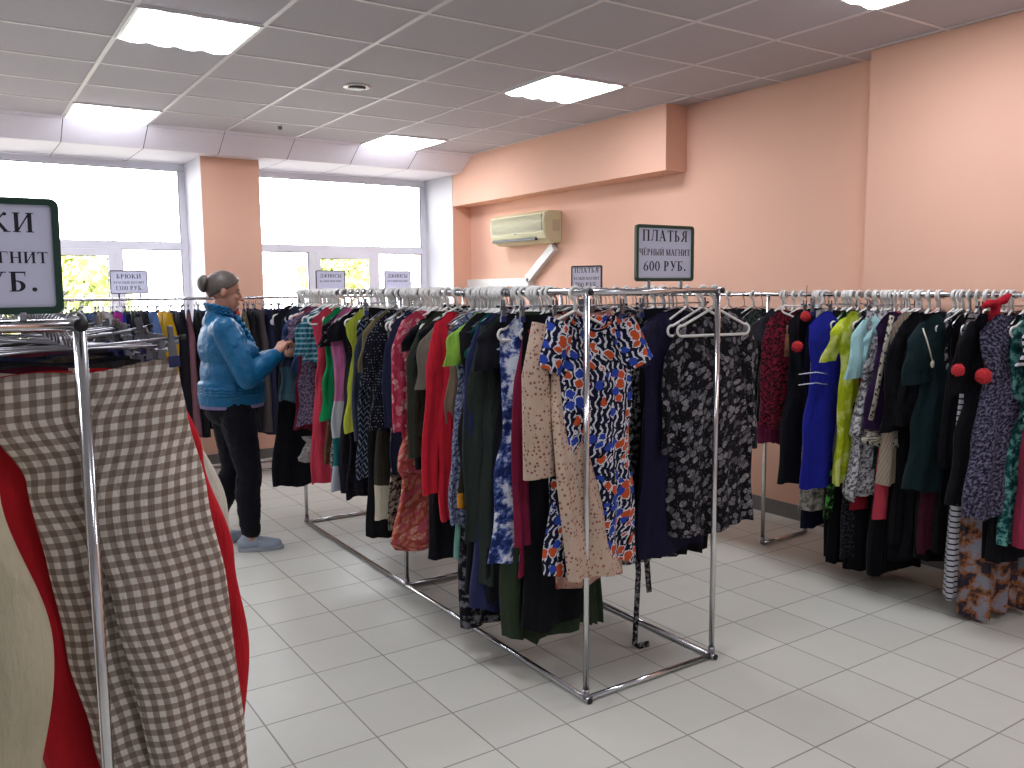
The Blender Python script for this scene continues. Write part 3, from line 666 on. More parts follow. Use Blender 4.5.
g2 = gar('floral_skirt', 'skirt', 'orange-pink floral skirt under the bold print dress', MID, (MX+.15, 2.56, MH), radians(0), fab(('floral', 'c49a8a', 'b5493f', 'a3524e', 'd9b8a6', 20, .45)), hemlen(580, 596, 1.9, MH), None, 'clip', 'clothes at the near corner of the middle rack', 73, clip=True, sw=.13, hw=.165, th=.045, amp=.02, folds=7)
g2 = gar('black_trousers', 'trousers', 'black trousers behind the near corner post', 'on the middle rack', (MX+.03, 2.60, MH), radians(0), fab(('plain', '0f1015')), hemlen(580, 628, 1.95, MH), None, 'clip', 'clothes at the near corner of the middle rack', 74, clip=True, sw=.16, hw=.17, th=.035)

# ------------------------------------------------------------------ far bar of the middle rack
FB = 'on the far bar of the middle rack'
DFL = fab(('floral', '141318', '858287', '605d64', '9d979b', 34, .47))
r = gar('dark_floral_dress', 'dress', 'black dress with grey roses', FB, (MXR, 2.47, MH), radians(-4), DFL, hemlen(715, 532, 2.6, MH), 'long', 'white', 'clothes on the far bar of the middle rack', 81, slen=.56, sr=(.06, .045), sw=.20, hw=.225, wa=.19, th=.045, amp=.016, vneck=.04)
for ch in r.children: ch.location.x += .055
hang('white', (MXR+.02, 2.425, MH-.0), radians(-8), 'hooked in front of the black dress with grey roses', 'hangers on the far bar of the middle rack')
r = gar('navy_dress', 'dress', 'plain dark navy dress beside the grey roses', FB, (MXR, 2.56, MH), radians(6), fab(('plain', '1d1a33')), hemlen(660, 553, 2.4, MH), 'short', 'white', 'clothes on the far bar of the middle rack', 82, slen=.2, sw=.20, hw=.22, th=.04)
for ch in r.children: ch.location.x -= .075
g2 = gar('black_blouse', 'clothing', 'black ruffled skirt showing below the rose-printed dress', FB, (MXR, 2.64, MH), radians(-6), fab(('plain', '121117')), hemlen(700, 560, 2.6, MH), None, 'clip', 'clothes on the far bar of the middle rack', 83, clip=True, sw=.16, hw=.2, th=.04, amp=.02, folds=8)
def ties(r):
    m = fab(('mottle', 50, '131216', '2a292d', '8a878a'))
    for s, zl in ((-.13, -1.515), (-.075, -1.30)):
        P = [(s, -.02, -.55), (s-.01, -.03, -.9), (s+.01, -.04, -1.2), (s-.02 if s < -.1 else s+.012, -.05, zl)]
        if s < -.1: P += [(s+.005, -.06, -1.524), (s+.05, -.065, -1.526)]
        MB().tube(P, .016, 10, flat=.35, ref=(0, 1, 0)).build('waist_tie', m, r)
r = gar('fringed_tunic', 'clothing', 'black and white tunic with long floor-length ties', FB, (MXR, 2.70, MH), radians(4), fab(('mottle', 45, '131216', '27262a', '96928f')), hemlen(660, 572, 2.4, MH), None, 'white', 'clothes on the far bar of the middle rack', 84, sw=.2, hw=.24, th=.04, extra=ties)
for ch in r.children: ch.location.x -= .06
cols = ['23222c', '2d2a2a', '3a2030', '1a1d28', '34343c', '2a3326', '1b1b20', '4a2430', '22304a', '19191d', '3b352d', '1d2430', '2b1f2e', '161619', '303638', '272030', '1c1c22', '40303a']
for i, c in enumerate(cols):
    o = body_mesh(rnd.uniform(.82, 1.12), seed=300+i, sw=.19, hw=.2, th=.035).build('hanging_dress', fab(('plain', c))); y = 2.80+i*.142; o.location = (MXR, y, MH); o.rotation_euler.z = radians(rnd.uniform(-14, 10))
    tag(o, 'dark garment mostly hidden on the far bar of the middle rack', 'clothing', 'hidden clothes on the far bar of the middle rack')
    hang('white' if i % 2 else 'wire', (MXR, y, MH), o.rotation_euler.z, 'on the far bar of the middle rack behind the front clothes', 'hangers on the far bar of the middle rack')
for i in range(24): hang('wire' if i % 3 else 'white', (MXR, rnd.uniform(2.6, 3.6), MH), radians(rnd.uniform(-30, 30)), 'empty at the near end of the far bar of the middle rack', 'empty hangers at the end of the far bar')

# ------------------------------------------------------------------ rack along the right wall (far end first)
RW = 'on the right wall rack'
POM = simple('red_pompom', 'b8262c', .9, 0, .12, nscale=120)
def pompoms(pts):
    def f(r):
        for (x, y, z, s) in pts:
            b = MB(); q = random.Random(3)
            b.ball((x, y, z), s, 18, 12)
            for k in range(90):
                d = Vector((q.gauss(0, 1), q.gauss(0, 1), q.gauss(0, 1))).normalized(); b.ball(Vector((x, y, z))+d*s*.94, s*.2, 5, 4)
            o_ = b.build('pompom', POM, r); o_['label'] = 'red yarn pompom'
            MB().tube([(x, y, z+s), (x+.01, y+.012, z+s+.14)], .0018, 6).build('cord', fab(('plain', '2a1518')), r)
    return f
def tassel(r):
    m = fab(('plain', '7a5238')); b = MB().tube([(-.20, -.05, -.16), (-.205, -.055, -.21)], .004, 8).ball((-.205, -.056, -.215), .009, 10, 8)
    for k in range(9): a = k*.7; b.tube([(-.205+.005*cos(a), -.056+.005*sin(a), -.22), (-.205+.011*cos(a), -.056+.011*sin(a), -.33)], .0035, 6)
    b.build('tassel', m, r)
def cord(r):
    m = simple('cream_cord', 'c9c4ae', .7); MB().tube([(-.20, -.045, -.15), (-.18, -.058, -.22), (-.155, -.064, -.30)], .0035, 8).ball((-.154, -.064, -.315), (.009, .009, .018)).build('neck_cord', m, r)['label'] = 'cream neck cord'
def bow(r):
    m = fab(('plain', 'a81728')); b = MB()
    b.ball((-.03, -.02, -.045), (.026, .022, .026)); b.tube([(-.03, -.02, -.045), (.0, -.03, -.025), (.03, -.03, .0)], [.012, .03, .018], 12, flat=.6); b.tube([(-.03, -.02, -.045), (-.065, -.02, -.035), (-.095, -.02, -.05)], [.012, .028, .018], 12, flat=.6); b.tube([(-.03, -.02, -.05), (-.045, -.03, -.13)], [.022, .034], 12, flat=.5)
    b.build('bow', m, r)['label'] = 'red tied bow'
def belt_cords(r):
    m = simple('white_cord', 'c9c9d6', .7); b = MB()
    for z in (-.40, -.455): b.tube([(-.26, -.03, z-.006), (-.235, -.052, z), (-.17, -.052, z+.004), (-.1, -.05, z-.008)], .0028, 6)
    b.build('belt_cord', m, r)['label'] = 'thin white belt cord'
def both(*fs):
    def f(r):
        for x in fs: x(r)
    return f
def trim(side, spec):
    def f(r): 
        MB().tube([(side*.10, -.028, -.10), (side*.16, -.05, -.3), (side*.2, -.055, -.5), (side*.22, -.05, -.60)], .014, 10, flat=.4, ref=(0, 1, 0)).build('trim_band', fab(spec), r)
        body_mesh(.73, seed=9, sw=.215, hw=.225, th=.05, ztop=-.66, drop=0, neck=.01, vneck=0, M=6).build('hem_band', fab(spec), r)
    return f
LEO = ('leopard', 'b5ad9b', '17151a', 55)
RROWS = [
 (735, 420, 'black_dress', 'black sheer dress at the window end', ('plain', '17191b'), None, dict(th=.03)),
 (744, 440, 'dark_dress', 'dark green-grey dress behind the burgundy print one', ('mottle', 60, '1c2422', '2b3532', '49564f'), None, dict(th=.03)),
 (764, 445, 'grey_dress', 'dark grey dress with a magenta hem', ('bands', (('2d2c33', 0), ('37333c', .55), ('9a3a62', .72), ('b03a6a', .9)),), 'short', dict(th=.03)),
 (778, 428, 'burgundy_dress', 'burgundy and black animal print dress', ('mottle', 55, '1c1014', '5a1526', '861f35'), 'long', dict(dx=-0.07, th=.045, hw=.2, slen=.55, rz=-20)),
 (797, 482, 'black_dress', 'black dress with two red pompoms and a brown tassel', ('plain', '15161d'), None, dict(dx=-0.06, th=.045, hw=.21, extra=lambda r: (pompoms([(-.10, -.07, -.115, .026), (-.155, -.08, -.275, .028)])(r), tassel(r)), rz=-25)),
 (795, 432, 'striped_skirt', 'dress with a brick and cream hem band', ('bands', (('1d1d22', 0), ('23222a', .58), ('7a4434', .72), ('b3aa92', .78)),), None, dict(th=.03)),
 (799, 412, 'purple_dress', 'white and purple floral dress beside the royal blue one', ('mottle', 50, '2f2952', '5d5590', 'b3add0'), None, dict(dx=0.0, th=.04, rz=-15)),
 (806, 528, 'navy_trousers', 'long navy trousers left of the royal blue dress', ('plain', '12142a'), None, dict(clip=True, sw=.15, hw=.15, th=.04)),
 (825, 486, 'blue_dress', 'royal blue dress with thin white belt cords', ('plain', '1f2590'), None, dict(dx=-0.11, th=.05, hw=.21, sw=.19, extra=belt_cords, rz=-26)),
 (816, 512, 'cream_skirt', 'pale grey and cream skirt under the royal blue dress', ('mottle', 30, '77716a', 'a39d94', 'c2bdb4'), None, dict(clip=True, sw=.15, hw=.2, th=.04, amp=.02)),
 (827, 480, 'floral_dress', 'black dress with violet and white orchids', ('mottle', 16, '17141d', '40305a', 'd6cfdc'), None, dict(th=.04)),
 (833, 521, 'leaf_dress', 'black dress with bright green leaf print', ('mottle', 20, '10130f', '1d2a1a', '57b04c'), None, dict(th=.035)),
 (831, 560, 'black_trousers', 'black trousers with a pale side stripe', ('stripe', '0f0f13', '8f8c90', .21, .12, 0), None, dict(clip=True, sw=.14, hw=.14, th=.035)),
 (848, 485, 'lime_dress', 'lime yellow dress with gathered front', ('mottle', 9, 'a9b81e', 'b9c72c', 'd8de78'), 'short', dict(dx=-0.08, th=.04, hw=.19, amp=.02, slen=.22, rz=-12)),
 (848, 465, 'grey_dress', 'mid grey knitted dress beside the lime one', ('stripe', '4d4c51', '5f5e63', .012, .5, 0), None, dict(th=.04, rz=-15)),
 (855, 560, 'black_dress', 'long black lace dress behind the crimson one', ('mottle', 80, '0e0e12', '17171c', '3c3b42'), None, dict(th=.04)),
 (868, 362, 'mint_blouse', 'pale mint blouse with short sleeves', ('plain', 'a4cfd0'), 'short', dict(dx=-0.05, th=.03, slen=.3, sr=(.06, .075))),
 (861, 510, 'crimson_dress', 'crimson dress showing below the floral ruffles', ('plain', '8e1d2c'), None, dict(th=.04)),
 (869, 497, 'ruffled_skirt', 'white ruffled skirt with grey flowers', ('mottle', 48, '4c4a50', 'a9a6aa', 'd0cdce'), None, dict(dx=-0.05, clip=True, sw=.15, hw=.24, th=.06, tiers=3, amp=.022, folds=7, rz=-15)),
 (889, 424, 'purple_dress', 'dark purple dress with animal print trim', ('plain', '2e1a3c'), None, dict(dx=-0.1, th=.045, hw=.22, L2=.66, extra=trim(-1, LEO), rz=-26)),
 (886, 470, 'green_dress', 'bottle green sequined dress', ('dots', '0c2a22', '2f7a5c', 90, .2), None, dict(th=.03)),
 (884, 575, 'black_dress', 'floor-length black dress right of the ruffled skirt', ('plain', '0d0d12'), None, dict(th=.05, hw=.22)),
 (889, 520, 'coral_dress', 'bright coral dress with a flared hem', ('plain', 'd0485a'), None, dict(th=.03, hw=.22)),
 (898, 482, 'cream_dress', 'cream pleated dress beside the coral one', ('stripe', 'b7a795', 'a5937f', .016, .4, 0), None, dict(dx=-0.04, th=.045, hw=.22, rz=-20)),
 (913, 426, 'black_dress', 'black dress with a pink hanger peeping out', ('plain', '111116'), 'long', dict(dx=-0.08, th=.045, hw=.23, hk='pink', slen=.52, rz=-28, sr=(.06, .06))),
 (908, 545, 'black_dress', 'long black dress left of the dark green one', ('plain', '0d0e13'), None, dict(th=.05)),
 (933, 492, 'green_dress', 'very dark green dress with a cream neck cord', ('plain', '14272a'), 'short', dict(dx=-0.08, th=.05, hw=.23, slen=.3, sr=(.07, .08), extra=cord, rz=-24)),
 (934, 553, 'burgundy_dress', 'deep burgundy dress right of the dark green one', ('plain', '431524'), None, dict(th=.045, rz=-10)),
 (942, 400, 'black_blouse', 'black and white top between burgundy and black dresses', ('mottle', 30, '121216', '25252b', 'a3a1a6'), None, dict(th=.03)),
 (950, 470, 'black_dress', 'plain black dress left of the one with the red bow', ('plain', '121217'), None, dict(th=.045)),
 (965, 603, 'striped_dress', 'long black and white striped dress', ('stripe', '0f0f14', 'b9b8be', .026, .72, 1), None, dict(th=.045, hw=.19, dx=-.02)),
 (980, 502, 'black_dress', 'black dress with a red bow and red pompoms', ('plain', '0f0f14'), 'short', dict(dx=-0.1, th=.05, hw=.24, slen=.3, extra=both(bow, pompoms([(-.15, -.085, -.35, .032), (-.235, -.03, -.325, .026)])), rz=-24)),
 (999, 516, 'violet_dress', 'grey-violet speckled dress with flared hem', ('mottle', 75, '211f2c', '403c52', '757086'), None, dict(dx=-0.11, th=.05, hw=.235, rz=-26)),
 (986, 620, 'maxi_skirt', 'long orange and grey collage-print skirt', ('mottle', 11, '35303a', '9a5f30', '8d8a94'), None, dict(clip=True, sw=.14, hw=.19, th=.06, amp=.022, folds=6, rz=-20)),
 (1004, 560, 'black_dress', 'black dress right of the speckled violet one', ('plain', '101015'), None, dict(th=.045)),
 (1018, 545, 'teal_dress', 'teal dress with swirling floral print', ('mottle', 24, '123a3c', '1f5a58', '6aa79c'), None, dict(th=.045, rz=-15)),
 (1033, 545, 'pink_dress', 'raspberry pink dress cut by the right edge', ('plain', 'a0324e'), None, dict(th=.04)),
 (1040, 430, 'striped_blouse', 'black and white striped top at the right edge', ('stripe', '141418', 'c9c8cf', .03, .55, 1), 'short', dict(th=.04)),
]
for i, (px, hem, name, nick, spec, sl, o) in enumerate(RROWS):
    o = dict(o); dx = o.pop('dx', 0.); y = on_x(px, 400, 3.86+dx*.6)[1]; L = hemlen(px, hem, 3.85+dx*.5, RH); hk = o.pop('hk', 'clip' if o.get('clip') else ('wire' if i % 4 == 1 else 'white'))
    L = o.pop('L2', L)
    slen = o.pop('slen', None); sr = o.pop('sr', None); rz = radians(o.pop('rz', rnd.uniform(-14, 6))*.62); ex = o.pop('extra', None)
    r = gar(name, 'clothing', nick, RW, (RX, y, RH), rz, fab(spec), min(L, 1.47), sl, hk, 'clothes on the right wall rack', 500+i, slen=slen, sr=sr, extra=ex, swing=rnd.uniform(-.04, .04), **o)
    if dx: r.location.x += dx
for i, (px, hem) in enumerate([(846, 562), (864, 566), (873, 572), (896, 566), (915, 560), (926, 556), (940, 560), (955, 552), (972, 560), (1012, 560)]):
    y = on_x(px, 400, 3.92)[1]; o = body_mesh(min(1.42, hemlen(px, hem, 3.92, RH)), seed=840+i, sw=.165, hw=.2, th=.045).build('black_dress', fab(('plain', '0e0e13'))); o.location = (RX+.03, y, RH); o.rotation_euler.z = radians(rnd.uniform(-16, 4))
    tag(o, 'long black dress packed in between the brighter clothes on the right wall rack', 'clothing', 'long black dresses packed between on the right wall rack'); hang('slim', (RX, y, RH), 0, 'of a long black dress packed in on the right wall rack', 'hangers of the packed black dresses')
for i, y in enumerate([1.95, 1.99, 2.03, 2.07, 2.11, 2.30, 2.34, 2.40, 2.46, 2.49, 2.52, 2.555, 2.59, 2.63, 2.78, 2.82, 2.86, 3.0, 3.14, 3.2]):
    hang('slim', (RX, y, RH), radians(rnd.uniform(-18, 18)), 'empty among the clothes on the right wall rack', 'empty hangers on the right wall rack')
o = hang('white', (RX, 2.93, RH), radians(-38), 'tilted and empty left of the royal blue dress', 'tilted hanger on the right wall rack'); o.rotation_euler = (radians(0), radians(24), radians(-38))
for i in range(14):
    y = 3.5+i*.125; c = cols[i]
    o = body_mesh(rnd.uniform(.85, 1.1), seed=700+i, sw=.19, hw=.2, th=.035).build('hanging_dress', fab(('plain', c))); o.location = (RX, y, RH); o.rotation_euler.z = radians(rnd.uniform(-14, 6))
    tag(o, 'dark dress at the far end of the right wall rack behind the middle rack', 'clothing', 'hidden clothes at the far end of the right wall rack')
    hang('white' if i % 2 else 'wire', (RX, y, RH), o.rotation_euler.z, 'at the far end of the right wall rack behind the middle rack', 'hangers at the far end of the right wall rack')

# ------------------------------------------------------------------ rack under the windows
WR = 'on the window rack'
WROWS = [
 (52, 420, 'jeans', 'grey trousers hidden behind the front rack', '55565e'), (66, 420, 'trousers', 'coral pink trousers', 'd2505c'), (76, 420, 'trousers', 'dark brown trousers beside the coral pink pair', '3b2f2c'),
 (86, 425, 'jeans', 'pale blue jeans beside the brown trousers', '6f83a6'), (94, 425, 'jeans', 'mid-blue jeans left of the beige trousers', '48608e'), (103, 425, 'trousers', 'beige trousers in the row of jeans', 'b49a74'), (111, 425, 'trousers', 'white trousers in the row of jeans', 'b9bac0'),
 (119, 425, 'trousers', 'magenta trousers', 'b0278c'), (126, 430, 'jeans', 'bright cobalt blue trousers', '2a35a0'), (133, 430, 'jeans', 'dark navy jeans right of the cobalt pair', '171b34'), (141, 430, 'trousers', 'black trousers left of the denim-blue pair', '1b1a20'), (147, 430, 'trousers', 'charcoal trousers left of the denim-blue pair', '2b2a30'),
 (155, 430, 'jeans', 'denim-blue jeans beside the yellow trousers', '5b74a6'), (171, 432, 'trousers', 'mustard yellow trousers', 'c79a1c'), (182, 436, 'jeans', 'dark navy jeans right of the yellow trousers', '161828'), (189, 437, 'trousers', 'black trousers left of the woman in the blue jacket', '1a171b'), (195, 437, 'trousers', 'dusty rose trousers behind the woman in the blue jacket', '7d5660'),
 (203, 437, 'trousers', 'black trousers behind the woman in the blue jacket', '131318'), (213, 430, 'jeans', 'navy jeans behind the woman in the blue jacket', '20263f'), (225, 430, 'trousers', 'brown trousers behind the woman in the blue jacket', '4a382f'), (235, 425, 'jeans', 'blue jeans behind the woman in the blue jacket', '33466f'),
 (244, 421, 'trousers', 'orange-coral trousers', 'd8583c'), (251, 410, 'trousers', 'olive grey trousers right of the orange-coral pair', '6d6857'), (257, 430, 'trousers', 'black trousers right of the olive grey pair', '1a1a1f'), (263, 432, 'trousers', 'brown-grey trousers left of the pair with a white tag', '4b4446'), (270, 434, 'jeans', 'dark navy jeans with a round white tag', '20233c'), (278, 436, 'trousers', 'black trousers right of the tagged jeans', '16161c'), (285, 436, 'jeans', 'blue-grey jeans beside the reaching hands', '39425e'), (292, 436, 'trousers', 'black trousers beside the far end of the middle rack', '17171d'),
]
for i, (px, hem, name, nick, c) in enumerate(WROWS):
    x = on_y(px, 360, 7.06)[0]; z = on_y(px, hem, 7.1)[2]
    w = .15+.02*sin(i*2.1); th = .045 if px in (155, 171) else .03
    lg = [[(0, -.075, .082, 0), (.3, -.078, .09, -.012), (1, -.07, .085, -.02)], [(0, .075, .082, 0), (.3, .078, .09, .012), (1, .07, .085, .02)]]
    b = trouser_mesh(WH-z, lg, th=th, seed=i, rows_n=26, N=20)
    o = b.build(name, fab(('plain', c))); rz = radians(90+rnd.uniform(-18, 18)); o.location = (x, WY, WH); o.rotation_euler.z = rz
    tag(o, uniq(nick+' '+WR), 'trousers', 'trousers on the window rack')
    clip_hang((x, WY, WH), rz, uniq('metal clip hanger of the '+nick), 'hangers on the window rack')
    if px == 270:
        t = MB().lathe([(.026, 0), (.026, .002)], 20, axis='y').build('price_tag', PAPER, o); t.location = (-.19, 0, -.20); t.rotation_euler.z = radians(90)
for i in range(9):
    x = 2.55+i*.17; lg = [[(0, -.075, .082, 0), (1, -.07, .085, -.02)], [(0, .075, .082, 0), (1, .07, .085, .02)]]
    o = trouser_mesh(rnd.uniform(.95, 1.05), lg, th=.03, seed=50+i, rows_n=20, N=18).build('jeans', fab(('plain', ['262b44', '1b1b20', '39486b', '2b2b31'][i % 4]))); o.location = (x, WY, WH); o.rotation_euler.z = radians(90+rnd.uniform(-15, 15))
    tag(o, 'dark jeans on the window rack hidden behind the middle rack', 'trousers', 'hidden jeans on the window rack'); clip_hang((x, WY, WH), o.rotation_euler.z, 'metal clip hanger on the window rack hidden behind the middle rack', 'hidden hangers on the window rack')

# ------------------------------------------------------------------ front left rack: trousers on clip hangers
FR = 'on the front left rack'
def pants(name, nick, mat, y, L, legs, th, seed, rz=0, x=LXB, wr=.006, N=30, rows_n=60, ry=0., dz=0.):
    o = trouser_mesh(L, legs, th=th, seed=seed, wr=wr, N=N, rows_n=rows_n).build(name, mat); o.location = (x, y, LH); o.rotation_euler.z = rz
    tag(o, uniq(nick+' '+FR), 'trousers', 'trousers on the front left rack'); o.rotation_euler.y = ry; o.location.z += dz; ch_ = clip_hang((x, y, LH+dz), rz, uniq('metal clip hanger with blue tips holding the '+nick), 'clip hangers on the front left rack'); ch_.rotation_euler.y = ry; return o
GING = fab(('gingham', 'ede4d8', 'a8978a', '7d6c61', .0255))
legR = [(0, .082, .088, .004), (.12, .08, .098, 0), (.3, .085, .11, -.012), (.5, .10, .108, -.022), (.75, .11, .098, -.028), (1, .115, .092, -.03)]
legL = [(0, -.085, .086, 0), (.08, -.078, .088, .004), (.22, -.04, .082, .016), (.4, -.04, .068, .022), (.6, -.03, .068, .024), (.8, -.01, .068, .02), (1, .02, .07, .02)]
pants('checked_trousers', 'brown and cream checked trousers', GING, 1.80, 1.02, [legR, legL], .026, 11, radians(-3), wr=.005, N=56, rows_n=110, ry=radians(-4), dz=.008)
RED = fab(('plain', 'c0222c'))
pants('red_trousers', 'bright red trousers behind the checked pair', RED, 1.875, 1.05, [[(0, .095, .09, 0), (.2, .142, .10, 0), (.45, .188, .108, .0), (.68, .215, .105, .0), (1, .185, .10, 0)], [(0, -.09, .088, 0), (.3, -.075, .10, 0), (.6, -.055, .085, 0), (1, .0, .075, 0)]], .024, 12, radians(2))
pants('cream_trousers', 'pale cream trousers behind the red pair', fab(('plain', 'c9c4b4')), 1.94, 1.04, [[(0, .085, .088, 0), (.35, .20, .10, 0), (.6, .21, .1, 0), (1, .20, .09, 0)], [(0, -.085, .088, 0), (.4, -.07, .1, 0), (1, -.03, .09, 0)]], .022, 13, radians(-2))
pants('maroon_trousers', 'maroon trousers behind the beige pair', fab(('plain', '4a1424')), 2.0, 1.05, [[(0, .08, .088, 0), (1, .10, .09, 0)], [(0, -.085, .088, 0), (.4, -.10, .1, 0), (1, -.09, .1, 0)]], .022, 14)
# the beige pair hangs from the end bar, turned towards the aisle
o = trouser_mesh(1.05, [[(0, .07, .085, 0), (.2, .10, .095, 0), (.5, .15, .11, -.01), (.85, .12, .095, 0), (1, .10, .09, 0)], [(0, -.085, .085, 0), (.4, -.095, .1, .01), (1, -.1, .1, .02)]], th=.03, seed=15, wr=.007, N=44, rows_n=70).build('beige_trousers', fab(('plain', 'c6bca0')))
o.location = (-.135, LYB, LH); o.rotation_euler.z = radians(-12); tag(o, uniq('plain beige trousers at the lower left edge '+FR), 'trousers', 'trousers on the front left rack')
clip_hang((-.135, LYB, LH), radians(-12), uniq('metal clip hanger with blue tips holding the plain beige trousers'), 'clip hangers on the front left rack')
dk = ['3a3838', '2b2b33', '1d1d22', '4a4238', '26304a', '222226', '5a2030', '31313a', '1c1c20', '3f3a44', '2a2a2e', '24242c', '38302c', '1b1b22', '2d3340', '202024']
for i, c in enumerate(dk):
    y = 2.07+i*.075+.01*sin(i*3); lg = [[(0, -.08, .086, 0), (.4, -.085, .095, 0), (1, -.08, .09, 0)], [(0, .08, .086, 0), (.4, .085, .095, 0), (1, .08, .09, 0)]]
    o = trouser_mesh(1.02, lg, th=.024, seed=900+i, rows_n=24, N=20).build('trousers', fab(('plain', c))); rz = radians(rnd.uniform(-16, 16)); o.location = (LXB, y, LH); o.rotation_euler.z = rz
    tag(o, 'dark trousers in the close row behind the checked pair on the front left rack', 'trousers', 'dark trousers in the row behind the checked pair')
    ch_ = clip_hang((LXB, y, LH+.0), rz, 'metal clip hanger in the crowded row behind the checked trousers', 'crowded clip hangers on the front left rack'); ch_.rotation_euler.y = radians(rnd.uniform(-7, 7))
for i in range(34):
    y = 2.02+i*.075; ch_ = clip_hang((LXB if i % 2 else LXB-.62, y, LH), radians(rnd.uniform(-32, 32)), 'empty metal clip hanger jumbled at the back of the front left rack', 'jumbled empty clip hangers on the front left rack'); ch_.rotation_euler.y = radians(rnd.uniform(-14, 14))
# ------------------------------------------------------------------ lettering: a bold serif drawn from strokes
TK, TN, SF = .19, .065, .05
def q_(x0, y0, x1, y1): return [(x0, y0), (x1, y0), (x1, y1), (x0, y1)]
def stem(x, y0=0., y1=1., sb=True, st=True, w=TK):
    r = [q_(x-w/2, y0, x+w/2, y1)]
    if sb: r.append(q_(x-w/2-.08, y0, x+w/2+.08, y0+SF))
    if st: r.append(q_(x-w/2-.08, y1-SF, x+w/2+.08, y1))
    return r
def diag(x0, y0, x1, y1, w): return [[(x0-w/2, y0), (x0+w/2, y0), (x1+w/2, y1), (x1-w/2, y1)]]
def hb(x0, x1, y, t=TN): return [q_(x0, y-t/2, x1, y+t/2)]
def droop(x, y, d=-1, h=.2): return [[(x-.06, y), (x, y), (x, y+d*h), (x-.02, y+d*h)]]
def arc(cx, cy, rx, ry, a0, a1, tv=TK, th=TN, n=14):
    P = []
    for k in range(n):
        A, B = radians(a0+(a1-a0)*k/n), radians(a0+(a1-a0)*(k+1)/n)
        P.append([(cx+rx*cos(A), cy+ry*sin(A)), (cx+rx*cos(B), cy+ry*sin(B)), (cx+(rx-tv)*cos(B), cy+(ry-th)*sin(B)), (cx+(rx-tv)*cos(A), cy+(ry-th)*sin(A))])
    return P
def dot(x, y, r=.1): return [[(x+r*cos(2*pi*k/12), y+r*sin(2*pi*k/12)) for k in range(12)]]
def bowl(x0, y0, y1, rx=.34, ext=.14): return arc(x0+ext, (y0+y1)/2, rx, (y1-y0)/2, -90, 90)+hb(x0, x0+ext, y1-TN/2)+hb(x0, x0+ext, y0+TN/2)
def shear(P, dx): return [[(x+dx, y) for x, y in p] for p in P]
